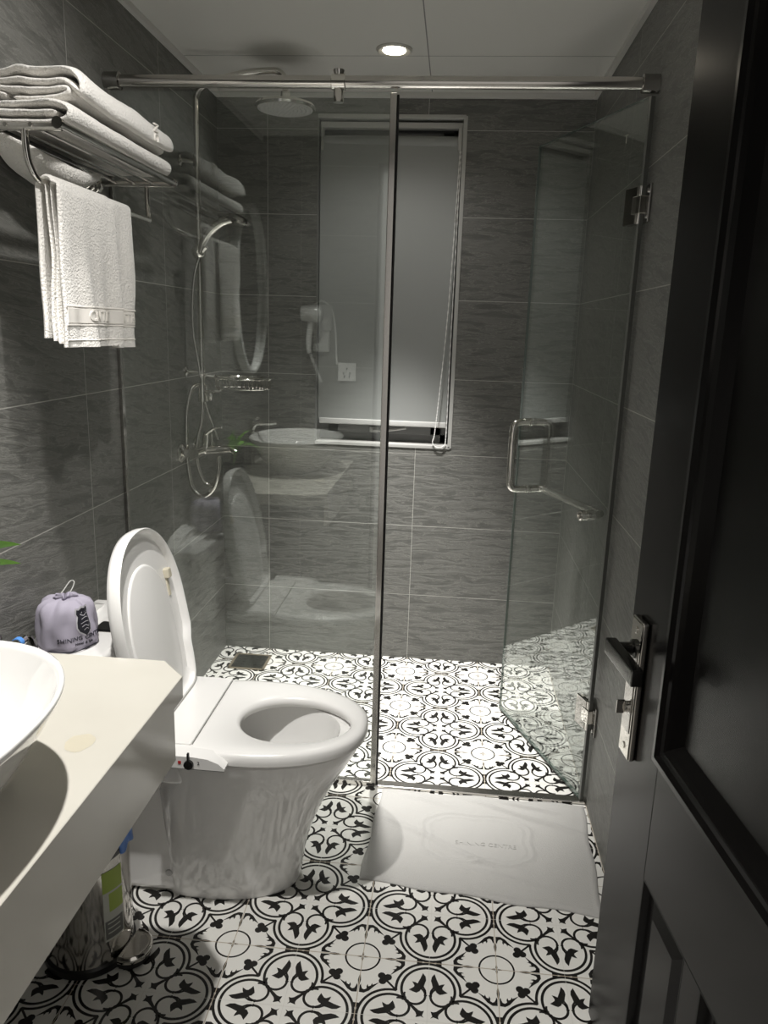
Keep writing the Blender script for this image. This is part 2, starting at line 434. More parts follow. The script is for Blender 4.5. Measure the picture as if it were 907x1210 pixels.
# ---- roller blind
bl = empty('roller_blind', (.65, .04, 2.06)); tag(bl, 'grey roller blind lowered over the narrow window in the back wall', 'blind')
mb = MB(); xs = [.391+.520*i/16 for i in range(17)]; rs = []
for i in range(25):
    z = 2.05-(2.05-1.005)*i/24
    rs.append([(x, .030+.004*math.sin(3*x+z*2), z) for x in xs]+[(x, .0312+.004*math.sin(3*x+z*2), z) for x in reversed(xs)])
mb.rings(rs); mb.build('fabric', M_blind, bl)
MB().tube([(.400, .045, 2.055), (.912, .045, 2.055)], .021, 24).build('roller_tube', M_blind, bl)
MB().box((.392, .018, 2.098), (.922, .062, 2.118), .003).build('headrail', M_pvc, bl)
MB().box((.396, .021, .992), (.912, .042, 1.014), .004).build('bottom_bar', mat('white_bar', (.66, .655, .64), .3), bl)
MB().box((.905, .015, 2.02), (.921, .05, 2.10), .004).build('bracket', M_pvc, bl)
MB().box((.394, .015, 2.02), (.402, .05, 2.10), .003).build('bracket', M_pvc, bl)
mb = MB()
cp = smoothpath([(.914, .020, 2.04), (.908, .010, 1.75), (.896, .006, 1.4), (.878, .002, 1.1), (.868, -.006, .97), (.862, -.008, .935), (.880, -.010, .918), (.905, -.010, .925), (.914, -.006, .97), (.914, .004, 1.3), (.916, .012, 1.75), (.918, .020, 2.04)], 24)
mb.tube(cp, [.0027 if i % 2 else .0012 for i in range(len(cp))], 6); mb.build('bead_chain', M_plastic, bl)
bl_n = MB().tube([(.909, .012, 1.80), (.909, .012, 1.778)], .0045, 8); bl_n.build('chain_joiner', M_pvc, bl)

# ------------------------------------------------------------------ shower enclosure
enc = empty('shower_screen', (.375, YG, 0)); tag(enc, 'fixed clear glass shower screen with chrome edge profile behind the toilet', 'shower screen')
g = MB().box((.004, YG-.004, .012), (.742, YG+.004, 1.948)); g.build('glass_panel', M_glass, enc, smooth=False)
mb = MB().box((.0, YG-.009, .0), (.010, YG+.009, 1.955), .001); mb.build('wall_channel', M_chromed, enc)
MB().box((.010, YG-.009, .0006), (.742, YG+.009, .016), .001).build('floor_channel', M_steel, enc)
MB().box((.740, YG-.010, .0006), (.757, YG+.010, 1.946), .002).build('edge_profile', M_steel, enc)
MB().box((.757, YG-.003, .002), (.762, YG+.009, 1.944), .001).build('rubber_seal', M_rubber, enc)
MB().box((.762, YG-.016, .0006), (W-.002, YG+.014, .010), .002).build('threshold_bar', M_steel, enc)
rail = empty('support_rail', (.7, YG, 1.972)); tag(rail, 'round chrome rail spanning wall to wall above the glass', 'rail')
MB().tube([(.012, YG, 1.972), (W-.012, YG, 1.972)], .0150, 32).build('tube', M_steel, rail)
MB().lathe([(.016, W-.042), (.0215, W-.040), (.0215, W-.001)], (0, YG, 1.972), 32, 'x').build('end_socket', M_chromed, rail)
MB().lathe([(.0215, .001), (.0215, .040), (.016, .042)], (0, YG, 1.972), 32, 'x').build('end_socket', M_chromed, rail)
mb = MB().lathe([(.0165, .590), (.019, .592), (.019, .624), (.0165, .626)], (0, YG, 1.972), 32, 'x')
mb.lathe([(.013, 1.925), (.013, 1.950), (.010, 1.958), (.011, 1.99), (.014, 1.998), (.014, 2.000)], (.608, YG, 0), 24); mb.build('glass_clamp', M_chrome, rail)

# glass door leaf, swung into the shower
hx, hy = 1.380, YG; ex, ey = 1.168, -.410
Ld = math.hypot(ex-hx, ey-hy); tdir = Vector((ex-hx, ey-hy, 0)).normalized(); nout = Vector((-abs(tdir.y), tdir.x, 0))  # outward normal
if nout.dot(Vector((-1, -.3, 0))) < 0: nout = -nout
def DM():   # local: x along leaf from hinge, y = outward, z up
    return Matrix(((tdir.x, nout.x, 0, hx), (tdir.y, nout.y, 0, hy), (0, 0, 1, 0), (0, 0, 0, 1)))
dx = DM()
gd = empty('glass_door', (hx, hy, .012)); tag(gd, 'frameless glass shower door standing open into the shower', 'shower door')
MB().box((.004, -.004, .014), (Ld-.002, .004, 1.945)).build('glass_leaf', M_glass, gd, smooth=False, xf=dx)
mb = MB().box((.002, -.0042, .012), (.0045, .0042, 1.946)); mb.box((Ld-.0022, -.0042, .012), (Ld, .0042, 1.946)).box((.002, -.0042, 1.945), (Ld, .0042, 1.9465)).box((.002, -.0042, .008), (Ld, .0042, .0142))
mb.build('polished_edge', M_gedge, gd, smooth=False, xf=dx)
MB().box((-.006, -.006, .010), (.004, .006, 1.944), .001).build('edge_seal', mat('grey_seal', (.16, .165, .155), .3), gd, xf=dx)
for zc in (1.695, .285):
    mb = MB(); mb.box((.006, .004, zc-.045), (.060, .011, zc+.045), .0015, xf=dx); mb.box((.006, -.011, zc-.045), (.060, -.004, zc+.045), .0015, xf=dx)
    hg = mb.build('hinge', M_chromed, gd)
    mb = MB(); mb.box((-.012, -.013, zc-.022), (.024, .013, zc+.022), .003, xf=dx)
    mb.tube([(hx-.003, hy, zc-.045), (hx-.003, hy, zc+.045)], .007, 16)
    h2 = mb.build('hinge_barrel', M_chrome, hg); h2.location = (0, 0, 0)
    mb = MB(); mb.box((W-.007, YG-.048, zc-.045), (W-.0005, YG+.030, zc+.045), .0015); mb.box((hx-.004, YG-.010, zc-.020), (W-.004, YG+.010, zc+.020), .002)
    for s_ in (-1, 1):
        mb.lathe([(.006, 0), (.006, -.003), (.004, -.004)], (W-.007, YG-.035, zc+s_*.030), 12, 'x')
    h3 = mb.build('hinge_plate', M_chromed, hg); h3.location = (0, 0, 0)
# D handle outside, towel bar inside
u_h = Ld-.085; zt, zb = 1.088, .862
path = smoothpath([(u_h, .004, zt), (u_h, .035, zt), (u_h, .058, zt-.006), (u_h, .066, zt-.030), (u_h, .066, (zt+zb)/2), (u_h, .066, zb+.030), (u_h, .058, zb+.006), (u_h, .035, zb), (u_h, .004, zb)], 6)
mb = MB().tube([dx @ p for p in path], .0122, 16)
for z in (zt, zb): mb.lathe([(.014, .004), (.014, .010), (.010, .012)], (u_h, 0, z), 20, 'y', xf=dx)
mb.build('pull_handle', M_chrome, gd)
u_e = .125; zc = .855
path = smoothpath([(u_h, -.004, zb), (u_h, -.035, zb), (u_h-.010, -.052, zb), (u_h-.035, -.055, zb), ((u_h+u_e)/2, -.055, zb), (u_e+.03, -.055, zb), (u_e+.008, -.050, zb), (u_e, -.035, zb), (u_e, -.004, zb)], 6)
mb = MB().tube([dx @ p for p in path], .0122, 16)
mb.lathe([(.014, -.012), (.014, -.004)], (u_h, 0, zb), 20, 'y', xf=dx)
mb.lathe([(.014, -.012), (.014, -.004)], (u_e, 0, zb), 20, 'y', xf=dx); mb.lathe([(.015, .004), (.015, .018), (.012, .021), (.006, .0215), (.005, .017)], (u_e, 0, zb), 20, 'y', xf=dx)
mb.build('towel_bar', M_chrome, gd)
vs, fs = text_mesh('T', .03, .0003)
mbt = MB(); mbt.add([(.09+v.x, .0046+v.z, 1.865+v.y) for v in vs], fs); mbt.build('etched_mark', M_labelw, gd, smooth=False, xf=dx)

# ------------------------------------------------------------------ downlight
dl = empty('downlight', (.70, -.45, H)); tag(dl, 'round recessed ceiling downlight glowing above the shower', 'downlight')
MB().lathe([(.036, H-.001), (.036, H-.004), (.050, H-.007), (.056, H-.003), (.056, H)], (.70, -.45, 0), 40).build('trim_ring', M_lensr, dl)
MB().lathe([(.0, H-.0065), (.034, H-.0065), (.034, H-.003), (0, H-.003)], (.70, -.45, 0), 32).build('lens', M_lens, dl)

# ------------------------------------------------------------------ floor drain
dr = empty('floor_drain', (.145, -.148, 0)); tag(dr, 'square metal floor drain in the far left corner of the shower', 'drain')
mb = MB()
for a, b in (((.070, -.222, .0006), (.080, -.075, .005)), ((.212, -.222, .0006), (.222, -.075, .005)), ((.070, -.222, .0006), (.222, -.212, .005)), ((.070, -.085, .0006), (.222, -.075, .005))): mb.box(a, b, .0008)
mb.build('frame', M_tan, dr)
mb = MB().box((.081, -.211, .0008), (.211, -.086, .003))
for i in range(5):
    for j in range(5):
        mb.lathe([(.0035, .003), (.008, .0032), (.008, .0044), (.0035, .0044)], (.095+.026*i, -.198+.025*j, 0), 8)
mb.build('grate', M_drain, dr)

# ------------------------------------------------------------------ shower set
sh = empty('shower_column', (.06, -.42, .93)); tag(sh, 'chrome rain shower column with mixer on the left wall of the shower', 'shower')
RX, RY = .060, -.42
arm = smoothpath([(RX, RY, 2.05), (RX+.002, RY, 2.082), (RX+.02, RY, 2.108), (.12, RY, 2.128), (.22, RY, 2.150), (.31, RY, 2.158), (.343, RY, 2.148), (.353, RY, 2.120), (.353, RY, 2.095)], 6)
MB().tube([(RX, RY, 1.13), (RX, RY, 1.6), (RX, RY, 2.05)], .0095, 16).build('riser_pipe', M_chrome, sh)
MB().tube(arm, .0095, 16).build('shower_arm', M_chrome, sh)
mb = MB().lathe([(.010, 2.10), (.016, 2.095), (.016, 2.078), (.022, 2.072), (.045, 2.066), (.092, 2.060), (.098, 2.052), (.094, 2.046), (.010, 2.046)], (.353, RY, 0), 48)
hd = mb.build('rain_head', M_chrome, sh)
mb = MB().lathe([(.088, 2.0465), (.088, 2.0445), (.01, 2.0440)], (.353, RY, 0), 40)
for k in range(1, 7):
    for i in range(6*k):
        a = 2*PI*i/(6*k); mb.lathe([(.0022, 2.0445), (.0012, 2.0415)], (.353+.0135*k*math.cos(a), RY+.0135*k*math.sin(a), 0), 6)
o = mb.build('nozzle_plate', M_plasticg, hd); o.location = (0, 0, 0)
for z in (1.89, 1.206):
    mb = MB().tube([(.001, RY, z), (RX+.012, RY, z)], .0075, 14); mb.lathe([(.019, .0005), (.019, .006), (.012, .010)], (0, RY, z), 20, 'x'); mb.tube([(RX, RY, z-.018), (RX, RY, z+.018)], .0125, 16)
    mb.build('wall_bracket', M_chrome, sh)
mb = MB().lathe([(.0, -.024), (.012, -.021), (.021, -.012), (.0235, 0), (.021, .012), (.012, .021), (0, .024)], (RX+.002, RY-.012, 1.604), 24, 'y')
mb.tube([(RX+.01, RY-.02, 1.604), (RX+.03, RY-.025, 1.622)], .012, 14); mb.build('slider', M_chrome, sh)
hs = smoothpath([(.070, RY-.025, 1.600), (.085, RY-.027, 1.635), (.110, RY-.03, 1.668), (.145, RY-.03, 1.695), (.18, RY-.03, 1.708)], 6)
hh = MB().tube(hs, [.010+.006*i/(len(hs)-1) for i in range(len(hs))], 16).build('hand_shower', M_chrome, sh)
xf = Matrix.Translation((.205, RY-.03, 1.708)) @ Matrix.Rotation(math.radians(20), 4, 'Y')
o = MB().lathe([(0, .014), (.02, .012), (.036, .006), (.040, -.004), (.038, -.012), (0, -.012)], (0, 0, 0), 32, xf=xf).build('spray_face', M_chromed, hh); o.location = (0, 0, 0)
hose1 = smoothpath([(.070, RY-.02, 1.595), (.052, RY-.028, 1.53), (.042, RY-.03, 1.43), (.044, RY-.03, 1.33), (.056, RY-.028, 1.25), (.062, RY-.024, 1.19)], 8)
MB().tube(hose1, .0055, 10).build('hose', M_chromed, sh)
mb = MB().tube([(RX, RY, 1.105), (RX, RY, 1.165)], .017, 20); mb.tube([(RX, RY-.001, 1.135), (RX+.045, RY-.02, 1.142), (RX+.075, RY-.02, 1.150)], [.009, .006, .005], 10)
mb.lathe([(.017, .0), (.020, .004), (.020, .016), (.012, .020)], (0, 0, 0), 6, 'x', xf=Matrix.Translation((RX+.015, RY, 1.125))); mb.build('diverter', M_chrome, sh)
hA = smoothpath([(RX-.008, RY, 1.165), (.030, RY-.02, 1.150), (.014, RY-.03, 1.08), (.012, RY-.04, .98), (.014, RY-.04, .88), (.030, RY-.045, .805), (.065, RY-.05, .775), (.105, RY-.055, .80), (.128, RY-.06, .86), (.132, RY-.055, .915)], 10)
hB = smoothpath([(RX, RY, 1.105), (.058, RY-.01, 1.04), (.044, RY-.025, .96), (.046, RY-.035, .89), (.070, RY-.04, .828), (.098, RY-.04, .815), (.120, RY-.04, .85), (.126, RY-.035, .92)], 10)
MB().tube(hA, .0072, 12).build('hose', M_chrome, sh); MB().tube(hB, .0065, 12).build('hose', M_chrome, sh)
MB().tube(smoothpath([(RX+.008, RY, 1.105), (.085, RY+.01, 1.04), (.108, RY+.02, .97)], 6), .005, 10).build('hose', M_chromed, sh)
mb = MB()
for y in (-.50, -.34):
    mb.lathe([(.033, .0005), (.033, .008), (.022, .016), (.015, .018), (.015, .05)], (0, y, .932), 28, 'x')
    mb.tube([(.045, y, .932), (.055, y, .932)], .017, 18)
mb.tube([(.055, -.52, .932), (.055, -.50, .932), (.055, -.34, .932), (.055, -.32, .932)], .019, 22)
mb.tube([(.055, RY, .932), (.11, RY-.01, .938), (.165, RY-.015, .942), (.178, RY-.016, .932)], [.019, .015, .012, .012], 18)
mb.build('mixer_body', M_chrome, sh)
mb = MB().tube([(.070, RY, .94), (.074, RY, .975), (.076, RY, 1.0)], [.020, .019, .015], 18)
mb.tube(smoothpath([(.072, RY-.008, .99), (.100, RY-.01, 1.012), (.130, RY-.014, 1.018)], 5), [.011, .0105, .010, .010, .009, .008, .008, .007, .007, .006, .006], 12, flat=.6)
mb.build('mixer_lever', M_chrome, sh)
# wire basket
bk = empty('wire_basket', (.20, RY, 1.17)); tag(bk, 'curved chrome wire soap basket beside the shower riser', 'basket')
def oval(cx, cy, a, b, z, n=48): return [(cx+a*math.cos(2*PI*i/n), cy+b*math.sin(2*PI*i/n), z) for i in range(n)]
mb = MB().tube(oval(.205, RY, .098, .075, 1.192), .0045, 10, True); mb.tube([(RX+.008, RY, 1.194), (.107, RY, 1.194)], .006, 10)
mb.build('rim', M_chrome, bk)
mb = MB(); mb.tube(oval(.205, RY, .094, .071, 1.156), .002, 6, True)
for p, q in zip(oval(.205, RY, .098, .075, 1.192, 44), oval(.205, RY, .094, .071, 1.156, 44)): mb.tube([p, q], .0013, 5)
for i in range(9):
    x = .125+.02*i; hh_ = .071*math.sqrt(max(0, 1-((x-.205)/.094)**2)); mb.tube([(x, RY-hh_, 1.156), (x, RY+hh_, 1.156)], .0013, 5)
mb.build('wires', M_chrome, bk)

# ------------------------------------------------------------------ toilet
TY = -1.378
to = empty('toilet', (.35, TY, 0)); tag(to, 'white ceramic toilet with its lid up between counter and glass', 'toilet')
def egg(xb, xf_, w_, z, n=48, pw=2.3, nf=.62, yc=TY):
    """outline: blunt towards the wall (xb), round at the front (xf_)"""
    xc = xf_-(xf_-xb)*nf; out = []
    for i in range(n):
        a = 2*PI*i/n; c, s_ = math.cos(a), math.sin(a)
        e = 2/pw if c >= 0 else 2/3.6
        ex_ = (abs(c)**(2/2.05 if c >= 0 else 2/3.6))*(1 if c >= 0 else -1)
        ey_ = (abs(s_)**e)*(1 if s_ >= 0 else -1)
        out.append((xc+ex_*((xf_-xc) if c >= 0 else (xc-xb)), yc+ey_*w_, z))
    return out
secs = [(0, .604, .118), (.006, .607, .121), (.05, .612, .123), (.11, .622, .127), (.17, .640, .134), (.23, .664, .144), (.29, .694, .158), (.34, .724, .171), (.375, .744, .180), (.395, .752, .184), (.403, .752, .185), (.408, .746, .180)]
mb = MB(); mb.rings([egg(.29 if z > .3 else .27, xf_, w_, z, 64) for z, xf_, w_ in secs], True, False)
mb.rings([egg(.31, .744, .178, .408, 64), egg(.36, .700, .135, .408, 64), egg(.365, .695, .132, .395, 64), egg(.38, .68, .125, .33, 64), egg(.42, .64, .10, .27, 64), egg(.46, .60, .07, .24, 64), egg(.50, .56, .03, .232, 64)], False, True)
mb.build('bowl', M_ceramic, to, ang=50)
mb = MB(); mb.box((.012, TY-.112, .0), (.40, TY+.112, .345), .022, 4); mb.box((.012, TY-.172, .335), (.375, TY+.172, .407), .026, 5)
mb.build('rear_skirt', M_ceramic, to, ang=50)
MB().lathe([(.0, -.004), (.008, -.003), (.009, .0)], (.30, TY-.112, .06), 16, 'y').build('bolt_cap', M_plasticg, to)
# tank
mb = MB(); bm = bmesh.new(); bmesh.ops.create_cube(bm, size=1)
mb.box((.008, TY-.185, .40), (.185, TY+.185, .622), .030, 5); mb.box((.004, TY-.192, .615), (.192, TY+.192, .645), .013, 4); bm.free()
mb.rings([[(x, TY+s_*wd, z) for (s_, x, z) in [(-1, .012, .64), (-.6, .010, .67), (0, .010, .682), (.6, .010, .67), (1, .012, .64)]] for wd in (.17,)][:1]*1+[[(.05, TY+s_*.165, z) for (s_, z) in [(-1, .64), (-.6, .663), (0, .672), (.6, .663), (1, .64)]]], True, True)
tk = mb.build('tank', M_ceramic, to, ang=50)
o = MB().box((.098, TY-.030, .6445), (.165, TY+.030, .6475), .0015).build('flush_button_surround', M_chromed, tk); o.location = (0, 0, 0)
o = MB().box((.103, TY-.026, .647), (.160, TY+.026, .6505), .0015).build('flush_button', M_blackp, tk); o.location = (0, 0, 0)
# seat ring
n = 72
def ring_between(o1, i1): return o1, i1
mb = MB()
zs = .432
O = [egg(.315, .768, .188, z, n) for z in (.414, .420, .434)]; O2 = egg(.322, .762, .182, .441, n); O3 = egg(.335, .75, .170, .4435, n)
def hole(s_, z, n=n):
    out = []
    for i in range(n):
        a = 2*PI*i/n; out.append((.592+(.136*s_)*math.cos(a)+(0), TY-.006+(.108*s_)*math.sin(a)*(1-.08*math.cos(a)), z))
    return out
mb.rings([hole(1.03, .414), *O, O2, O3, hole(1.07, .4405), hole(1.0, .434), hole(.985, .424), hole(1.03, .414)], False, False)
mb.build('seat', M_plastic, to, ang=50)
# rear hinge housing, panel and bidet control
mb = MB(); mb.box((.218, TY-.178, .412), (.394, TY+.178, .4435), .008, 3); mb.build('seat_housing', M_plastic, to); MB().box((.3845, TY-.160, .4425), (.3865, TY+.168, .4442)).build('cover_gap_shade', M_labeld, to, smooth=False)  # thin dark strip painted in as the shade of the cover's gap
MB().box((.231, TY-.165, .440), (.384, TY+.172, .4478), .003, 3).build('seat_hinge_cover', M_plastic, to)
mb = MB()
pts = [(.30, .417), (.30, .446), (.405, .446), (.438, .443), (.462, .434), (.476, .422), (.476, .417)]
mb.prism([(x, TY-.216, z) for x, z in pts], (0, .040, 0))
ctl = mb.build('bidet_control_box', M_plastic, to, ang=30)
mb = MB().lathe([(.0105, -.0075), (.0105, 0)], (.397, TY-.2155, .4290), 20, 'y'); mb.box((.3945, TY-.2245, .429), (.3995, TY-.218, .4585), .001)
o = mb.build('control_lever', M_blackp, ctl); o.location = (0, 0, 0); tag(o, 'black control lever')
mb = MB(); mb.box((.372, TY-.2168, .428), (.379, TY-.2159, .435)); o = mb.build('printed_mark', M_red, ctl, smooth=False); o.location = (0, 0, 0)
vs, fs = text_mesh('2', .011, .0003); o = MB().add([(.418+v.x, TY-.2163+v.z, .432+v.y) for v in vs], fs).build('printed_mark', M_ink, ctl, smooth=False); o.location = (0, 0, 0)
MB().box((.30, TY-.212, .4125), (.474, TY-.17, .4168), .001).build('gap_strip', mat('grey_gap_strip', (.2, .2, .2), .5), to)  # grey strip filling the gap under the control box
# paper and water in the bowl
MB().rings([egg(.40, .66, .11, .2995, 40), egg(.405, .655, .107, .3005, 40)]).build('bowl_water', M_water, to)
mb = MB(); bm = bmesh.new(); bmesh.ops.create_icosphere(bm, subdivisions=4, radius=.034)
for v in bm.verts:
    nn = noise.noise(v.co*60); v.co *= 1+.5*nn; v.co.z *= .5; v.co += Vector((.555, TY-.035, .315))
mb.bm(bm); pp = mb.build('crumpled_tissue', M_paper); tag(pp, 'crumpled white tissue paper floating in the toilet bowl', 'tissue')
# lid, raised; local x = from hinge to tip, y across, z = depth of shell (towards the user)
Ll = .452; hinge = Vector((.268, TY, .445)); tip = Vector((.185, TY, .888)); ax = (tip-hinge).normalized(); nz = Vector((ax.z, 0, -ax.x))
LX = Matrix(((ax.x, 0, nz.x, hinge.x), (ax.y, 1, nz.y, hinge.y), (ax.z, 0, nz.z, hinge.z), (0, 0, 0, 1)))
def lidout(s_, z, n=80, inset=0):
    out = []
    for i in range(n):
        a = 2*PI*i/n; c, sn = math.cos(a), math.sin(a)
        # front (tip) half: ellipse; rear: narrowing to the hinge with shoulders
        x = .235+(Ll-.235)*(abs(c)**.95)*1 if c >= 0 else .235-.235*(abs(c)**.70)
        w0 = .182*(abs(sn)**.90 if c >= 0 else abs(sn)**.16)
        if c < 0:
            tt = max(0, min(1, (.150-x)/.045)); w0 = w0*(1-.10*(tt*tt*(3-2*tt)))
        y = w0*(1 if sn >= 0 else -1)
        cx = .225
        out.append((cx+(x-cx)*s_-(0), y*s_, z))
    return out
mb = MB()
mb.rings([lidout(.86, .002), lidout(.93, -.006), lidout(.985, -.002), lidout(1.0, .008), lidout(1.0, .026), lidout(.990, .0295), lidout(.972, .028), lidout(.965, .018), lidout(.945, .010), lidout(.86, .0095)], True, True)
mb.build('lid', M_plastic, to, ang=60, xf=LX)
mb = MB()
def inner(s_, z):
    out = []
    for i in range(60):
        a = 2*PI*i/60; c, sn = math.cos(a), math.sin(a)
        x = .20+(.165 if c >= 0 else .185)*(abs(c)**(1 if c >= 0 else .5))*(1 if c >= 0 else -1); out.append((.19+(x-.19)*s_, .122*s_*(abs(sn)**(.9 if c >= 0 else .5))*(1 if sn >= 0 else -1), z))
    return out
mb.rings([inner(1.0, .009), inner(.99, .013), inner(.96, .0145)], False, True)
mb.build('lid_inner_panel', M_plastic, to, ang=60, xf=LX)
M_cream = mat('cream_rubber', (.62, .57, .45), .5)
for s_ in (1,):
    mb = MB().box((.292, s_*.135-.010, .007), (.318, s_*.135+.010, .024), .004, 3); mb.box((.245, s_*.135-.006, .007), (.294, s_*.135+.006, .013), .002)
    mb.build('lid_buffer', M_cream, to, xf=LX)
for s_ in (-1, 1): MB().tube([(.268, TY+s_*.150-.02, .449), (.268, TY+s_*.150+.02, .449)], .012, 16).build('lid_hinge_barrel', M_plastic, to)

# ------------------------------------------------------------------ counter, sink, tap
CZ = .735; CX = .460; CY = -1.727
ct = empty('vanity_counter', (.23, -2.4, CZ)); tag(ct, 'cream stone vanity counter with a clipped corner and deep front apron', 'counter')
top = [(.0005, CY), (.404, CY), (CX, CY-.060), (CX, Y0+.002), (.0005, Y0+.002)]
def rr(poly2, z, k):
    out = []
    c = Vector((.23, -2.4))
    for x, y in poly2: out.append((x-(k if x > .4 else 0), y-(k if y > -1.9 else 0), z))
    return out
MB().rings([rr(top, CZ-.044, .0), rr(top, CZ-.001, 0), rr(top, CZ, .0015)]).build('worktop', M_counter, ct, ang=20)
MB().box((CX-.020, Y0+.002, .588), (CX-.0005, -1.832, CZ-.044), .001).build('front_apron', M_counter, ct)
mb = MB(); ring = []
bm = bmesh.new(); bmesh.ops.create_circle(bm, cap_ends=True, radius=1, segments=26)
for v in bm.verts:
    k = 1+.18*noise.noise(Vector((v.co.x*1.5, v.co.y*1.5, 3))); v.co = Vector((.385+v.co.x*.022*k, -2.035+v.co.y*.026*k, CZ+.0003))
mb.bm(bm); mb.build('water_stain', M_stain, ct, smooth=False)
sk = empty('vessel_sink', (.245, -2.285, CZ)); tag(sk, 'white oval ceramic basin standing on the vanity counter', 'sink')
scx, scy, sa, sb, sz = .240, -2.278, .208, .262, .150
def se(a, b, z, pw=2.25, n=72):
    out = []
    for i in range(n):
        t_ = 2*PI*i/n; c, s_ = math.cos(t_), math.sin(t_)
        out.append((scx+a*abs(c)**(2/pw)*(1 if c >= 0 else -1), scy+b*abs(s_)**(2/pw)*(1 if s_ >= 0 else -1), CZ+z))
    return out
prof_o = [(.50, 0), (.53, .004), (.60, .02), (.72, .05), (.83, .085), (.92, .118), (.975, .140), (1.0, .150), (.998, .1535), (.985, .155)]
prof_i = [(.965, .153), (.95, .146), (.90, .118), (.80, .080), (.65, .048), (.45, .030), (.20, .024), (.09, .022)]
MB().rings([se(sa*k, sb*k, z) for k, z in prof_o+prof_i]).build('basin', M_ceramic, sk, ang=60)
MB().lathe([(.022, .0215), (.022, .025), (.012, .027), (0, .027)], (scx, scy, CZ), 24).build('waste', M_chrome, sk)
fa = empty('basin_tap', (.028, -2.32, CZ)); tag(fa, 'tall chrome tap with curved spout behind the basin', 'tap')
MB().lathe([(.015, CZ+.0002), (.015, CZ+.008), (.013, CZ+.012), (.013, CZ+.17), (.012, CZ+.178)], (.0165, -2.32, 0), 24).build('tap_body', M_chrome, fa)
MB().tube(smoothpath([(.0165, -2.32, CZ+.165), (.04, -2.32, CZ+.195), (.09, -2.32, CZ+.20), (.135, -2.32, CZ+.205)], 6), .011, 14).build('spout', M_chrome, fa)
MB().tube([(.0165, -2.32, CZ+.178), (.0165, -2.32, CZ+.205), (.05, -2.33, CZ+.225)], [.014, .011, .006], 12).build('tap_lever', M_chrome, fa)
# soap bottle
sb_ = empty('soap_dispenser', (.05, -2.10, CZ)); tag(sb_, 'dark pump soap bottle by the wall next to the basin', 'soap dispenser')
MB().lathe([(.026, CZ+.0005), (.028, CZ+.004), (.028, CZ+.13), (.022, CZ+.145), (.010, CZ+.152)], (.045, -1.985, 0), 28).build('bottle', M_blackp, sb_)
MB().tube(smoothpath([(.045, -1.985, CZ+.15), (.045, -1.985, CZ+.185), (.06, -1.985, CZ+.19), (.085, -1.985, CZ+.185)], 4), .006, 10).build('pump', M_chrome, sb_)
sb_.location = (.045, -1.985, CZ); sb_['_w'] = [.045, -1.985, CZ]
for c in sb_.children: c.location = (-.045, 1.985, -CZ)
# potted plant whose leaf reaches into the frame
pl = empty('potted_plant', (.060, -1.86, CZ)); tag(pl, 'green leafy pothos in a dark pot at the counter end by the wall', 'plant')
px_, py_ = .056, -1.885
MB().lathe([(.032, CZ+.0005), (.036, CZ+.004), (.046, CZ+.075), (.046, CZ+.085), (.041, CZ+.085), (.040, CZ+.070), (0, CZ+.070)], (px_, py_, 0), 28).build('pot', M_pot, pl)
MB().lathe([(.0, CZ+.0705), (.040, CZ+.0705), (.0, CZ+.076)], (px_, py_, 0), 20).build('soil', M_soil, pl)
def leafmesh(base, d, ln, wd, droop, rollb=0):
    d = Vector(d).normalized(); side = d.cross(Vector((0, 0, 1))).normalized(); side = Matrix.Rotation(rollb, 3, d) @ side; upv = side.cross(d).normalized(); m_ = MB(); rs = []
    for i in range(13):
        t_ = i/12; ww = wd*(math.sin(PI*min(1, t_**.62))**.8)*(1-.15*t_)+.0003
        c = Vector(base)+d*ln*t_+upv*(.18*ln*math.sin(t_*PI*.6)-droop*ln*t_*t_)
        rs.append([c+side*(-ww)+upv*.25*ww, c+side*(-ww*.5)+upv*.06*ww, c-upv*.0003, c+side*(ww*.5)+upv*.06*ww, c+side*ww+upv*.25*ww, c+side*(ww*.5)+upv*(.06*ww+.0008), c+upv*.0006, c+side*(-ww*.5)+upv*(.06*ww+.0008)])
    m_.rings(rs); return m_
stems = MB()
specs = [((.30, .95, .06), .165, .026, .16, .198), ((.32, .94, -.05), .158, .020, .16, .180), ((.2, .9, .2), .08, .015, .4, .16), ((.9, -.1, .3), .08, .018, .6, .15), ((.4, -.8, .3), .09, .018, .6, .15), ((.1, .4, .9), .07, .016, .2, .15), ((.5, -.3, .8), .08, .018, .3, .16)]
for d, ln, wd, dr_, hz in specs:
    dv = Vector(d).normalized(); b0 = Vector((px_, py_, CZ+.074)); b1 = Vector((px_+dv.x*.030, py_+dv.y*.030, CZ+hz))
    stems.tube(smoothpath([b0, (b0+b1)/2+Vector((0, 0, .02)), b1], 5), .0014, 6)
    leafmesh(b1, d, ln, wd, dr_, math.radians(-50) if hz in (.198, .180) else 0).build('leaf', M_leaf, pl)
stems.build('stems', M_leaf, pl)
# round-cornered mirror on the left wall with its white rim
mi = empty('oval_mirror', (.01, -2.31, 1.52)); tag(mi, 'oval wall mirror with a bright rim above the basin', 'mirror')
def ov(a, b, x, n=64): return [(x, -2.31+a*math.cos(2*PI*i/n), 1.52+b*math.sin(2*PI*i/n)) for i in range(n)]
MB().rings([ov(.250, .343, .0005), ov(.250, .343, .020), ov(.246, .339, .021)]).build('mirror_glass', M_mirror, mi, ang=30)
MB().rings([ov(.266, .362, .0005), ov(.266, .362, .034), ov(.262, .358, .038), ov(.252, .346, .038), ov(.246, .338, .030), ov(.246, .338, .0215)], False, False).build('frame', mat('white_mirror_frame', (.8, .8, .78), .25), mi)
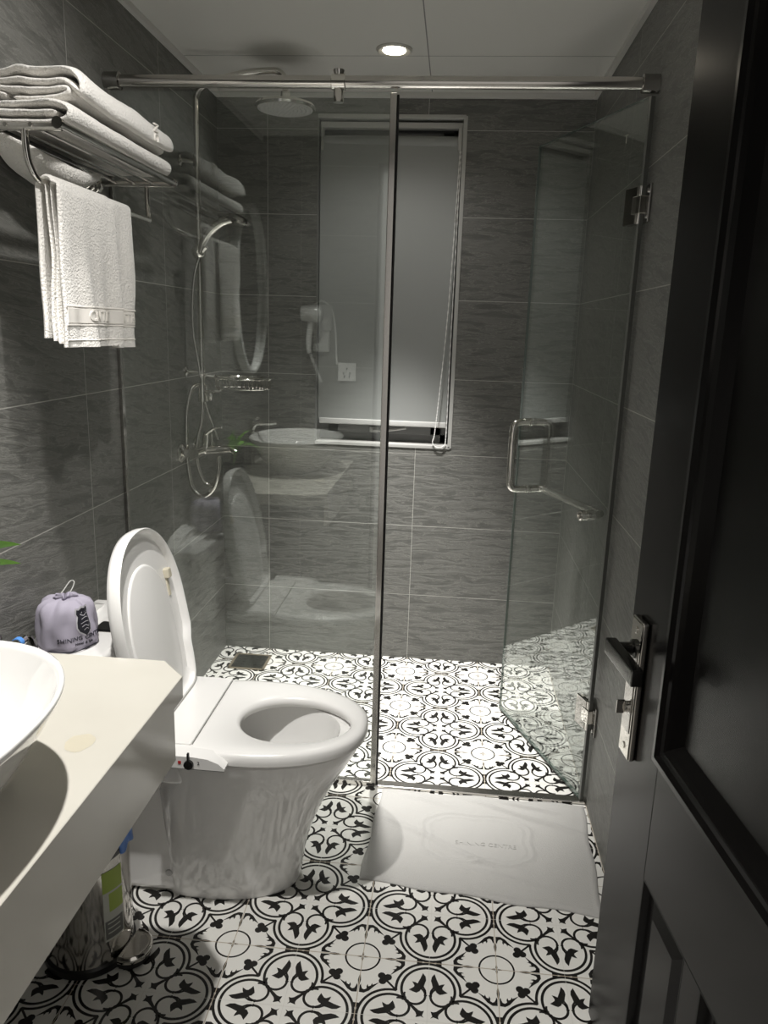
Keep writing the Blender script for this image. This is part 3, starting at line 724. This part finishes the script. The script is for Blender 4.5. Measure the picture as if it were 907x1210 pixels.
# angle valve by the wall behind the counter
av = empty('angle_valve', (.02, -1.63, .60)); tag(av, 'chrome angle valve with a blue ring on the wall behind the basin', 'valve')
vy, vz = -1.635, .700
mb = MB().lathe([(.022, .0005), (.022, .004), (.012, .008), (.0085, .010), (.0085, .045)], (0, vy, vz), 20, 'x'); mb.tube([(.040, vy-.012, vz), (.040, vy+.040, vz)], .0105, 14)
mb.lathe([(.016, -.030), (.019, -.026), (.019, -.014), (.012, -.010)], (.040, vy, vz), 10, 'y'); mb.build('valve_body', M_chrome, av)
MB().tube([(.040, vy+.012, vz), (.040, vy+.024, vz)], .0118, 16).build('blue_ring', M_bluew, av)
MB().tube(smoothpath([(.040, vy+.038, vz), (.052, vy+.048, vz-.004), (.060, vy+.040, vz-.05), (.05, vy+.01, vz-.14), (.03, vy-.01, vz-.25)], 6), .006, 10).build('supply_hose', M_chromed, av)
# ------------------------------------------------------------------ bag over a toilet roll
bg = empty('drawstring_bag', (.070, -1.49, .645)); tag(bg, 'lavender cloth drawstring bag with black crest on the toilet tank', 'bag')
bcx, bcy, bz = .078, -1.482, .6455
mb = MB(); rs = []; nb = 96
prof = [(.059, 0), (.063, .003), (.064, .03), (.063, .07), (.060, .088), (.052, .101), (.038, .110), (.022, .1135), (.012, .108), (.008, .100), (.009, .106), (.015, .114), (.017, .117)]
amps = [0, .001, .002, .0025, .003, .004, .0045, .004, .003, .0015, .002, .004, .005]
def bag_r(a, r_, h_, amp):
    return r_+amp*math.sin(a*9+.6*math.sin(3*a))+amp*.9*math.sin(a*5+1.3+h_*45)+(.006*noise.noise(Vector((math.cos(a)*2.2, math.sin(a)*2.2, h_*22))) if h_ > .001 else 0)
def bag_at(a, h_):
    for k in range(len(prof)-1):
        if prof[k][1] <= h_ <= prof[k+1][1]:
            t_ = (h_-prof[k][1])/(prof[k+1][1]-prof[k][1])
            return bag_r(a, prof[k][0], prof[k][1], amps[k])*(1-t_)+bag_r(a, prof[k+1][0], prof[k+1][1], amps[k+1])*t_
    return prof[0][0]
prof = prof[:2]+[(.064, .015), (.0645, .03), (.0642, .042), (.0638, .055), (.063, .07)]+prof[4:]
amps = amps[:2]+[.0015, .002, .002, .0022, .0025]+amps[4:]
for k, (r_, h_) in enumerate(prof):
    rs.append([(bcx+bag_r(2*PI*i/nb, r_, h_, amps[k])*math.cos(2*PI*i/nb), bcy+bag_r(2*PI*i/nb, r_, h_, amps[k])*math.sin(2*PI*i/nb), bz+h_) for i in range(nb)])
mb.rings(rs, True, False); mb.build('cloth', M_bag, bg, ang=80)
MB().tube([(bcx+.012*math.cos(2*PI*i/24), bcy+.012*math.sin(2*PI*i/24), bz+.108) for i in range(24)], .0018, 6, True).build('drawstring', mat('grey_cord', (.25, .24, .3), .8), bg)
def on_bag(vs, ang0, h0, R_=.0665):   # wrap flat lettering round the bag; ang0 = bearing of its centre
    out = []
    for v in vs:
        a = ang0+v.x/R_; rr_ = bag_at(a, min(h0+v.y, .089))+.0007+v.z; out.append((bcx+rr_*math.cos(a), bcy+rr_*math.sin(a), bz+h0+v.y))
    return out
A0 = math.radians(-48)
vs, fs = text_mesh('SHINING CENTRE', .0145, .0004); MB().add(on_bag(vs, A0+.28, .030), fs).build('printed_name', M_ink, bg, smooth=False)
vs, fs = text_mesh('Hotel & Spa', .0095, .0004); MB().add(on_bag(vs, A0+.34, .017), fs).build('printed_subtitle', M_ink, bg, smooth=False)
cres = [(0, .034), (.008, .036), (.014, .031), (.019, .032), (.020, .022), (.017, .016), (.0195, .004), (.019, -.010), (.014, -.019), (.007, -.024), (0, -.030)]
cres = cres+[(-x, y) for x, y in reversed(cres[1:-1])]
def dense(pts, z):
    c = Vector((0, 0, z)); rings = []
    out = [Vector((x, y, z)) for x, y in pts]; return out
def radial(pts, z0):
    n_ = len(pts); vs = [Vector((0, 0, z0))]; fs = []
    for k in range(1, 5):
        vs += [Vector((x*k/4, y*k/4, z0)) for x, y in pts]
    for i in range(n_): fs.append((0, 1+i, 1+(i+1) % n_))
    for k in range(3):
        for i in range(n_): fs.append((1+k*n_+i, 1+(k+1)*n_+i, 1+(k+1)*n_+(i+1) % n_, 1+k*n_+(i+1) % n_))
    return vs, fs
vs, fs = radial([(x*1.14, y*1.12) for x, y in cres], .0002); MB().add(on_bag(vs, A0+.40, .0655), fs).build('crest_border', M_inkl, bg, smooth=False)
vs, fs = radial(cres, .0006); MB().add(on_bag(vs, A0+.40, .0655), fs).build('crest', M_ink, bg, smooth=False)
mb = MB()
for (pts, wd) in (([(-.012, .022), (-.004, .018), (.004, .022), (.012, .018)], .0016), ([(-.010, .010), (0, .014), (.010, .010)], .0014), ([(-.012, 0), (0, .004), (.012, 0)], .0014), ([(-.010, -.008), (-.002, -.004), (.006, -.009), (.011, -.005)], .0014), ([(-.006, -.016), (0, -.012), (.006, -.016)], .0012)):
    vs, fs = strip([(p[0], p[1]) for p in smoothpath([(a, b, 0) for a, b in pts], 5)], wd); mb.add(on_bag([Vector((v[0], v[1], .0009)) for v in vs], A0+.40, .0655), fs)
mb.build('crest_pattern', M_inkl, bg, smooth=False)
mb = MB().lathe([(.020, .0005), (.050, .0005), (.050, .082), (.020, .082)], (bcx, bcy, bz+.0008), 32)
o = mb.build('paper_roll', M_paper); tag(o, 'white toilet roll inside the lavender drawstring bag', 'toilet roll')
MB().tube([(bcx-.0655*math.cos(a), bcy-.0655*math.sin(a), bz+.004+.002*math.sin(5*a)) for a in [2*PI*i/60 for i in range(60)]], .0012, 6, True).build('hem', M_ink, bg)
# clear adhesive hook on the wall
hz0 = -.022
hk = empty('adhesive_hook', (.001, -1.34, .735)); tag(hk, 'small clear plastic loop hook stuck on the left wall above the bag', 'hook')
MB().tube(smoothpath([(.002, -1.40, .705), (.012, -1.385, .697), (.013, -1.34, .712), (.012, -1.31, .730), (.002, -1.31, .734), (.003, -1.35, .722)], 6, True), .0015, 8, True).build('loop', M_clear, hk)

# ------------------------------------------------------------------ towel rack and towels
XR = .200; YN, YF, ZR = -1.615, -1.015, 1.716
rk = empty('towel_rack', (0, (YN+YF)/2, ZR)); tag(rk, 'chrome wall towel rack with lower hanging bar on the left wall', 'towel rack')
mb = MB().tube([(XR, YN, ZR), (XR, YF-.02, ZR)], .0085, 16)
for y in (YN-.002, YF-.02): mb.lathe([(.0105, -.004), (.0105, .004), (.004, .006)], (XR, y, ZR), 16, 'y')
mb.build('front_rail', M_chromed, rk)
for y in (YN+.01, YF-.02): MB().tube([(.001, y, ZR-.004), (XR, y, ZR-.004)], .0075, 14).build('side_bar', M_chrome, rk)
for x in (.050, .098, .146): MB().tube([(x, YN, ZR-.002), (x, YF-.01, ZR-.002)], .004, 10).build('shelf_wire', M_chromed, rk)
BX, BZ = .152, 1.620
for y, s_ in ((YN+.01, 1), (YF-.02, -1)):
    p = smoothpath([(.130, y, ZR-.005), (.130, y, ZR-.035), (.132, y+s_*.004, ZR-.065), (.140, y+s_*.018, BZ+.006), (BX, y+s_*.05, BZ)], 6)
    MB().tube(p, .0062, 12).build('drop_arm', M_chrome, rk)
MB().tube([(BX, YN+.06, BZ), (BX, YF-.07, BZ)], .0062, 12).build('hanging_bar', M_chrome, rk)
for y in (YN+.01, YF-.02): MB().lathe([(.022, .0005), (.022, .006), (.012, .012)], (0, y, ZR-.004), 20, 'x').build('wall_flange', M_chrome, rk)
mb = MB().box((.001, -1.19, ZR-.030), (.014, -1.12, ZR-.004), .003)
for y in (-1.18, -1.155, -1.13): mb.tube(smoothpath([(.014, y, ZR-.015), (.030, y, ZR-.022), (.036, y, ZR-.038), (.046, y, ZR-.032)], 4), .0032, 8)
mb.build('hook_strip', M_chrome, rk)

def fold_towel(name, path, t0, y0, y1, rend=.03, seed=0, wob=.004, m=M_terry, taper=None, scoop=0, ny=44):
    """a folded towel: a ribbon of cloth running along a 2D (x,z) path and drawn out along y, with puffed ends"""
    P = smoothpath([(a, 0, b) for a, b in path], 6); n_ = len(P); m_ = MB(); rs = []
    for j in range(ny+1):
        u = j/ny; u = .5-.5*math.cos(PI*u); y = y0+(y1-y0)*u
        e = min(y-y0, y1-y); k = 1 if e > rend else math.sqrt(max(0, 1-(1-e/rend)**2)); k = max(k, .08)
        L_, R_ = [], []
        for i, p in enumerate(P):
            t = (P[min(i+1, n_-1)]-P[max(i-1, 0)]).normalized(); nn = Vector((-t.z, 0, t.x))
            endk = min(1, math.sqrt(max(0, 1-(1-min(i, n_-1-i)/2.5)**2))) if min(i, n_-1-i) < 2.5 else 1
            th = t0*k*(.25+.75*endk)
            f = taper(u) if taper else 1
            q = Vector((p.x, 0, ZR+(p.z-ZR)*f))
            nz_ = noise.noise(Vector((q.x*14+seed, y*6, q.z*18)))*wob*1.6+noise.noise(Vector((q.x*45+seed, y*22, q.z*45)))*wob*.5
            yy = y+noise.noise(Vector((q.x*16, seed, q.z*30)))*.010*(1-2*u)
            zz = nz_
            L_.append((q.x+nn.x*th, yy, q.z+nn.z*th+zz)); R_.append((q.x-nn.x*th, yy, q.z-nn.z*th+zz))
        rs.append(L_+R_[::-1])
    m_.rings(rs); return m_.build(name, m, ang=80)
Z0 = ZR+.012
low = [(.035, Z0+.040), (.10, Z0+.043), (.165, Z0+.044), (.198, Z0+.040), (.214, Z0+.028), (.206, Z0+.012), (.17, Z0+.006), (.09, Z0+.006), (.045, Z0+.008), (.035, Z0+.016), (.045, Z0+.024), (.10, Z0+.024), (.185, Z0+.025)]
low = [(x*.90, Z0+(z-Z0)*.86) for x, z in low]
o = fold_towel('folded_towel', low, .0066, YN+.055, YF-.020, .022, 3, .002, taper=lambda u: 1.0)
tag(o, 'thin folded white towel lying directly on the rack wires, under the thick one', 'towel', 'folded towels on the rack')
Z2 = Z0+.055
upp = [(.075, Z2-.002), (.12, Z2-.001), (.17, Z2), (.190, Z2+.010), (.180, Z2+.022), (.11, Z2+.022), (.05, Z2+.024), (.030, Z2+.034), (.045, Z2+.046), (.11, Z2+.048), (.172, Z2+.047), (.192, Z2+.034), (.214, Z2+.012), (.216, Z2+.036), (.206, Z2+.062), (.180, Z2+.078), (.10, Z2+.079), (.05, Z2+.074), (.018, Z2+.060), (.014, Z2+.035), (.03, Z2+.010), (.06, Z2+.005)]
upp = [(x*.95, Z2+(z-Z2)*.60) for x, z in upp]
o = fold_towel('folded_towel', upp, .0078, YN+.080, YF-.035, .034, 11, .004, taper=lambda u: 1.0-.05*u)
tag(o, 'thick rolled-up white bath towel, topmost on the wall rack', 'towel', 'folded towels on the rack')
vs, fs = text_mesh('NG', .027, .0025)
mb = MB().add([(.2145+v.z, -1.18+v.y*1.3, Z2+.018-v.x) for v in vs], fs); emb = mb.build('embroidered_mark', M_terry2, smooth=False)
emb.parent = o
# third cloth sagging below the wires
def sag():
    m_ = MB(); rs = []; ny = 30
    for j in range(ny+1):
        u = j/ny; y = -1.588+.375*u; dz = .052*math.sin(PI*min(1, max(0, u)))**.8; k = .15+.85*math.sin(PI*min(.999, max(.001, u)))**.5
        ring = []
        for i in range(28):
            a = 2*PI*i/28; x = .072+.058*math.cos(a)*k; z = ZR-.012-dz*.55+(.016+dz*.55)*k*math.sin(a)*(.9 if math.sin(a) < 0 else .25)
            z += .003*noise.noise(Vector((x*40, y*20, z*30))); z = min(z, ZR-.007)
            ring.append((x, y, z))
        rs.append(ring)
    m_.rings(rs); return m_.build('bath_mat_towel', M_terry, ang=80)
o = sag(); tag(o, 'white cloth tucked beneath the rack wires, sagging against the wall', 'towel')

# hanging hand towel
def hang(x_f, x_b, y0, y1, zf, zb, seed, th=.0045, gap=.0085):
    m_ = MB(); prof_ = []
    for k in range(17): t_ = k/16; prof_.append((x_b, zb+(BZ-zb)*t_, 0))
    for k in range(1, 10):
        a = PI-PI*k/10; prof_.append((BX+(gap+.003)*math.cos(a), BZ+(gap+.004)*math.sin(a), 1))
    for k in range(21): t_ = k/20; prof_.append((x_f, BZ+(zf-BZ)*t_, 0))
    n_ = len(prof_); ny = 48; rs = []
    for j in range(ny+1):
        u = j/ny; y = y0+(y1-y0)*u; e = min(u, 1-u)*(y1-y0); kk = 1 if e > .008 else math.sqrt(max(0.02, 1-(1-e/.008)**2))
        A_, B_ = [], []
        for i, (x, z, c_f) in enumerate(prof_):
            drop = max(0, BZ-z)/.31
            xw = .0065*drop*math.sin(y*42+seed)+.004*drop*math.sin(y*95+seed*2+z*6)+.010*noise.noise(Vector((y*14, z*7, seed)))*min(1, drop*2)
            xx = x+xw; p0 = Vector(prof_[max(i-1, 0)][:2]); p1 = Vector(prof_[min(i+1, n_-1)][:2]); t = (p1-p0).normalized(); nn = Vector((-t.y, t.x))
            y2 = y+(.022*drop*(1-u)*(-.15)) + .012*drop*(.5-u)
            A_.append((xx+nn.x*th*kk, y2, z+nn.y*th*kk)); B_.append((xx-nn.x*th*kk, y2, z-nn.y*th*kk))
        rs.append(A_+B_[::-1])
    m_.rings(rs); return m_
htw = empty('hand_towel', (BX, -1.4, BZ)); tag(htw, 'white hand towel with a name band hanging from the lower rack bar', 'towel')
hang(BX+.021, BX-.020, -1.585, -1.335, 1.318, 1.335, 1.0).build('folded_half', M_terry, htw, ang=80)
hang(BX+.009, BX-.012, -1.345, -1.222, 1.312, 1.33, 2.4, gap=.0065).build('folded_half', M_terry, htw, ang=80)
hang(BX+.006, BX-.004, -1.580, -1.30, 1.325, 1.33, 4.0, th=.003, gap=.0062).build('inner_layer', M_terry, htw, ang=80)
def band(xf_, y0, y1, z, h_, seed):
    m_ = MB(); rs = []
    for j in range(33):
        u = j/32; y = y0+(y1-y0)*u; drop = (BZ-z)/.31; uu = (y-y0)/(y1-y0)
        xw = .0065*drop*math.sin(y*42+seed)+.004*drop*math.sin(y*95+seed*2+z*6)+.010*noise.noise(Vector((y*14, z*7, seed)))
        y2 = y+(.022*drop*(1-uu)*(-.15))+.012*drop*(.5-uu)
        xx = xf_+xw+.0045
        rs.append([(xx, y2, z-h_/2), (xx+.0016, y2, z-h_/2+.001), (xx+.0016, y2, z+h_/2-.001), (xx, y2, z+h_/2)])
    m_.rings(rs, True, True, False); return m_
def band_pt(xf_, y0, y1, seed, y, z):
    drop = (BZ-z)/.31; uu = (y-y0)/(y1-y0)
    xw = .0065*drop*math.sin(y*42+seed)+.004*drop*math.sin(y*95+seed*2+z*6)+.010*noise.noise(Vector((y*14, z*7, seed)))
    return Vector((xf_+xw+.0066, y+(.022*drop*(1-uu)*(-.15))+.012*drop*(.5-uu), z))
for (xf_, y0, y1, seed, txt, yc, zo) in ((BX+.021, -1.583, -1.337, 1.0, 'CENTRE', -1.440, 0), (BX+.009, -1.343, -1.224, 2.4, 'CENTR', -1.283, -.002)):
    for z_, h_ in ((1.398+zo, .004), (1.362+zo, .004), (1.332+zo, .003)): band(xf_, y0, y1, z_, h_, seed).build('woven_stripe', M_terry2, htw, ang=50)
    band(xf_, y0+.004, y1-.004, 1.380+zo, .030, seed).build('woven_band', M_terry2, htw, ang=50)
    vs, fs = text_mesh(txt, .030, .0016, 1.08); out = []
    for v in vs: q = band_pt(xf_, y0, y1, seed, yc+v.x, 1.380+zo+v.y); out.append(q+Vector((v.z, 0, 0)))
    MB().add(out, fs).build('raised_lettering', M_terry2, htw, smooth=False)

# ------------------------------------------------------------------ bath mat
def matz(x, y):
    z = .006+.0022*noise.noise(Vector((x*7, y*9, 1)))+.0014*noise.noise(Vector((x*18, y*14, 5)))
    for (ax_, ay_, bx_, by_, hh_, wd) in ((1.02, -1.00, 1.36, -1.13, .006, .010), (.80, -1.12, 1.0, -1.24, .004, .011), (1.0, -1.24, 1.10, -1.30, .005, .010), (1.12, -1.0, 1.30, -1.04, .005, .008), (.84, -1.00, 1.0, -1.05, .004, .014), (.95, -1.30, 1.25, -1.37, .003, .015)):
        a = Vector((ax_, ay_)); b = Vector((bx_, by_)); p_ = Vector((x, y)); t_ = max(0, min(1, (p_-a).dot(b-a)/(b-a).length_squared)); d = (p_-a-(b-a)*t_).length
        z += 1.5*hh_*math.exp(-(d/wd)**2)*math.sin(PI*min(1, max(0, .1+.8*t_)))
    # embossed crest outline: rounded plaque with notches
    cx, cy = 1.06, -1.185; dx_, dy_ = (x-cx)/.170, (y-cy)/.115; r_ = (abs(dx_)**2.6+abs(dy_)**2.6)**(1/2.6); an = math.atan2(dy_, dx_)
    r0 = .93+.07*math.cos(4*an+PI)*abs(math.cos(2*an))**.5
    z += .0035*math.exp(-((r_-r0)/.045)**2)+.002*math.exp(-((r_-r0+.13)/.035)**2)
    return max(z, .004)
c00, c10, c11, c01 = Vector((.779, -.982)), Vector((1.384, -.985)), Vector((1.362, -1.440)), Vector((.757, -1.382))
nxm, nym = 150, 110; mb = MB(); vs = []
def mpt(u, v):
    p_ = c00*(1-u)*(1-v)+c10*u*(1-v)+c11*u*v+c01*(1-u)*v
    ed = .004*math.sin(u*17)*(abs(v-.5)*2)**4
    return p_.x+.003*math.sin(v*13)*(abs(u-.5)*2)**6, p_.y+ed
for j in range(nym+1):
    for i in range(nxm+1):
        x, y = mpt(i/nxm, j/nym); e = min(i, nxm-i, j, nym-j)
        z = matz(x, y)+(.0012 if 2 <= e <= 4 else 0); z = z if e > 1 else z*(.55+.2*e); vs.append((x, y, z))
fs = [(j*(nxm+1)+i, j*(nxm+1)+i+1, (j+1)*(nxm+1)+i+1, (j+1)*(nxm+1)+i) for j in range(nym) for i in range(nxm)]
edge = [i for i in range(nxm+1)]+[(j+1)*(nxm+1)-1 for j in range(1, nym+1)]+[nym*(nxm+1)+i for i in reversed(range(nxm))]+[j*(nxm+1) for j in reversed(range(1, nym))]
k = len(vs); vs += [(vs[i][0], vs[i][1], .0008) for i in edge]
for q in range(len(edge)): q2 = (q+1) % len(edge); fs.append((edge[q], edge[q2], k+q2, k+q))
fs.append(tuple(range(k, k+len(edge))))
bmt = empty('bath_mat', (1.07, -1.2, 0)); tag(bmt, 'white cotton bath mat with an embossed crest in front of the shower door', 'bath mat')
MB().add(vs, fs).build('cloth', M_mat, bmt, ang=80)
for txt, cx, cy, sz in (('SHINING CENTRE', 1.085, -1.210, .021),):
    v_, f_ = text_mesh(txt, sz, .0008); MB().add([(cx+v.x, cy+v.y, matz(cx+v.x, cy+v.y)+.0006+v.z) for v in v_], f_).build('embossed_lettering', M_mat, bmt, smooth=False)

# ------------------------------------------------------------------ pedal bin
bn = empty('pedal_bin', (.190, -1.675, 0)); tag(bn, 'small stainless steel pedal bin under the end of the counter', 'bin')
bx0, by0 = .186, -1.672; rb = .092
MB().lathe([(rb+.003, .0006), (rb+.005, .003), (rb+.005, .018), (rb+.001, .022)], (bx0, by0, 0), 48).build('base_ring', M_blackp, bn)
MB().lathe([(rb, .020), (rb, .272), (rb-.003, .274), (rb-.003, .020)], (bx0, by0, 0), 64).build('body', mat('polished_steel', (.56, .54, .51), .13, 1), bn)
MB().lathe([(rb+.001, .268), (rb+.003, .272), (rb+.003, .286), (rb-.002, .290), (rb-.006, .286), (rb-.006, .268)], (bx0, by0, 0), 48).build('rim', M_blackp, bn)
mb = MB().lathe([(rb-.001, .2905), (rb-.001, .298), (rb-.010, .306), (.05, .313), (0, .315)], (bx0, by0, 0), 48); mb.build('lid', M_steel, bn)
mb = MB(); rs = []
for i in range(19):
    a = math.radians(-18+60*i/18); f = .004+.004*math.sin(i*.8)
    rs.append([(bx0+(rb+d)*math.cos(a), by0+(rb+d)*math.sin(a), z) for d, z in ((.003, .292), (.0045, .288), (.005+f*.5, .276-f), (.006+f*.5, .277-f), (.007, .290), (.004+f*.3, .306+.005*math.sin(i*.9)))])
mb.rings(rs); o = mb.build('bin_liner', M_blue, bn, ang=80); tag(o, 'blue plastic liner edge')
mb = MB(); A1 = math.radians(-8)
ca, sa_ = math.cos(A1), math.sin(A1)
def pd(u, v, z): return (bx0+u*ca-v*sa_, by0+u*sa_+v*ca, z)
def pedo(s_, z): return [pd(rb+.002+ (.052*s_)*abs(math.cos(t_))**.8*(1 if math.cos(t_) > 0 else 0), .046*s_*math.sin(t_), z) for t_ in [-PI/2+PI*i/24 for i in range(25)]]
mb.rings([pedo(1, .018), pedo(1.03, .022), pedo(1.0, .030), pedo(.93, .033), pedo(.86, .030), pedo(.78, .0285)]); mb.build('pedal', M_chrome, bn, ang=60)
MB().rings([pedo(.9, .002), pedo(.9, .016)]).build('pedal_stop', M_blackp, bn)
def on_bin(u0, u1, z0, z1, d=.0005):
    m_ = MB(); rs = []
    for i in range(9):
        a = u0+(u1-u0)*i/8; rs.append([(bx0+(rb+d)*math.cos(a), by0+(rb+d)*math.sin(a), z) for z in (z0, z1)])
    m_.rings(rs, False, False, False); return m_
a0, a1 = math.radians(-44), math.radians(-14)
o = on_bin(a0, a1, .075, .245).build('label', M_labelw, bn)
o1 = on_bin(a0, a1, .195, .245, .0008).build('label_header', M_green, o); o1.location = (0, 0, 0)
o1 = on_bin(a0+.14, a1, .145, .190, .0008).build('label_block', M_green, o); o1.location = (0, 0, 0)
o1 = on_bin(a0+.02, a1-.03, .080, .125, .0008).build('label_block', M_labeld, o); o1.location = (0, 0, 0)
mb = MB()
for k_ in range(3): 
    vs_, fs_ = strip([(a0+.08+(a1-a0-.2)*i/6, .118-.012*k_) for i in range(7)], .003); mb.add([(bx0+(rb+.0011)*math.cos(v[0]), by0+(rb+.0011)*math.sin(v[0]), v[1]) for v in vs_], fs_)
o1 = mb.build('label_print', M_labelw, o, smooth=False); o1.location = (0, 0, 0)

# ------------------------------------------------------------------ black entrance door, folded open against the right wall
dv = Vector((.1130, -.9936, 0)).normalized(); dn = Vector((dv.y, -dv.x, 0))      # dn: face normal towards the room (-x)
if dn.x > 0: dn = -dn
E0 = Vector((1.277, -1.722, 0))
DX = Matrix(((dv.x, dn.x, 0, E0.x), (dv.y, dn.y, 0, E0.y), (0, 0, 1, 0), (0, 0, 0, 1)))
ed_ = empty('door_1', tuple(E0)); tag(ed_, kind='structure')
WD, HD = .765, 2.07
mb = MB(); th = .038
P1 = (.181, .703, .585, 1.93); lows = [(.181, .150, .352, .479), (.408, .150, .585, .479)]
def dbox(a, b, bev=.0015): mb.box((a[0], -th, a[1]), (b[0], 0, b[1]), bev)
dbox((0, .010), (.181, HD)); dbox((.585, .010), (WD, HD)); dbox((.181, .010), (.585, .150)); dbox((.181, .479), (.585, .703)); dbox((.181, 1.93), (.585, HD)); dbox((.352, .150), (.408, .479))
for (x0, z0, x1, z1) in [P1]+lows: mb.box((x0-.002, -.030, z0-.002), (x1+.002, -.012, z1+.002))
mb.build('leaf', M_door, ed_, ang=30, xf=DX)
def mould(x0, z0, x1, z1, prof_, name):
    m_ = MB(); rs = []
    for (d, h_) in prof_: rs.append([(x0+d, h_, z0+d), (x1-d, h_, z0+d), (x1-d, h_, z1-d), (x0+d, h_, z1-d)])
    m_.rings(rs, False, False); o = m_.build(name, M_door, ed_, ang=12, xf=DX); return o
mould(*P1, [(-.004, .0), (-.004, .008), (.004, .014), (.014, .015), (.020, .008), (.026, .006), (.034, .009), (.042, .004), (.052, -.006), (.058, -.012)], 'panel_moulding')
for l_ in lows: mould(*l_, [(0, .0), (.002, .0), (.006, -.012), (.018, -.013), (.024, -.012), (.044, -.004), (.046, -.004)], 'panel_moulding')
for (x0, z0, x1, z1) in lows: 
    MB().box((x0+.045, -.012, z0+.045), (x1-.045, -.004, z1-.045), .001).build('raised_field', M_door, ed_, xf=DX)
# lock plate and lever
M_lock = mat('polished_lock_metal', (.62, .60, .56), .10, 1)
hp = MB(); pc, pz0, pz1 = .060, .640, .900
hp.box((pc-.026, .0, pz0), (pc+.026, .0135, pz1), .004, 3)
lp = hp.build('door_handle', M_lock, ed_, xf=DX)
m_ = MB().box((pc-.018, .0135, pz0+.050), (pc+.018, .0150, pz1-.055), .001); o = m_.build('face_plate', M_chromed, lp, xf=DX); o.location = (0, 0, 0)
m_ = MB().lathe([(.017, .013), (.017, .018), (.012, .020), (.011, .052)], (pc, 0, .845), 24, 'y', xf=DX); m_.box((pc-.014, .042, .832), (pc+.125, .062, .860), .0025, 2, xf=DX)
o = m_.build('lever', mat('dark_lever_metal', (.10, .10, .095), .18, 1), lp); o.location = (0, 0, 0)
m_ = MB().lathe([(.010, .015), (.010, .020), (.007, .022)], (pc, 0, .735), 16, 'y', xf=DX); m_.box((pc-.002, .020, .722), (pc+.002, .034, .748), .001, 1, xf=DX)
o = m_.build('thumb_turn', M_lock, lp); o.location = (0, 0, 0)
for z in (pz0+.020, pz1-.020):
    o = MB().lathe([(.006, .0135), (.006, .0152), (.003, .0155)], (pc, 0, z), 14, 'y', xf=DX).build('screw', M_lock, lp); o.location = (0, 0, 0)
# frame of the entrance doorway
mb = MB().box((.548, Y0-.105, .0006), (.560, Y0+.004, 2.10), .002).box((W-.012, Y0-.105, .0006), (W-.0006, Y0-.02, 2.10), .002).box((.560, Y0-.105, 2.082), (W-.012, Y0+.004, 2.10), .002); struct('trim_3', mb, M_door)

# ------------------------------------------------------------------ things on the entrance wall, seen mirrored in the glass
YW = Y0
dy = empty('hair_dryer', (.29, YW, 1.40)); tag(dy, 'white wall-mounted hair dryer beside the entrance, mirrored in the glass', 'hair dryer')
mb = MB(); mb.box((.225, YW+.0005, 1.355), (.345, YW+.022, 1.475), .010, 3); mb.box((.255, YW+.0005, 1.255), (.335, YW+.018, 1.36), .010, 3); mb.build('wall_holder', M_plasticg, dy)
mb = MB().lathe([(.026, -.062), (.034, -.058), (.040, -.02), (.041, .01), (.034, .035), (.012, .042)], (.268, YW+.062, 1.432), 28, 'x'); mb.build('dryer_body', M_plastic, dy)
MB().tube([(.262, YW+.06, 1.41), (.248, YW+.06, 1.36), (.242, YW+.058, 1.30), (.244, YW+.055, 1.25)], [.021, .019, .017, .013], 16, flat=.8).build('dryer_handle', M_plastic, dy)
MB().box((.232, YW+.046, 1.395), (.335, YW+.052, 1.401), .001).build('cradle_bar', M_plasticg, dy)
coil = []
for i in range(140):
    t_ = i/139; coil.append((.246+.055*t_+.006*math.cos(i*1.2), YW+.035+.006*math.sin(i*1.2), 1.245-.13*t_))
MB().tube(coil, .0022, 6).build('coiled_cord', M_plastic, dy)
MB().tube(smoothpath([(.26, YW+.012, 1.475), (.30, YW+.015, 1.492), (.345, YW+.012, 1.45), (.362, YW+.008, 1.35), (.368, YW+.008, 1.25), (.372, YW+.014, 1.20)], 8), .004, 8).build('supply_cord', M_plastic, dy)
ol = empty('wall_socket', (.42, YW, 1.165)); tag(ol, 'square white wall socket by the hair dryer, mirrored in the glass', 'socket')
MB().box((.377, YW+.0005, 1.122), (.463, YW+.009, 1.208), .003, 2).build('plate', M_plastic, ol)
mb = MB()
for (x, z) in ((.405, 1.158), (.435, 1.158), (.420, 1.180), (.408, 1.142), (.432, 1.142)): mb.box((x-.003, YW+.009, z-.006), (x+.003, YW+.0098, z+.006))
mb.build('socket_slots', M_blackp, ol, smooth=False)

for o in bpy.data.objects:
    if '_w' in o: del o['_w']
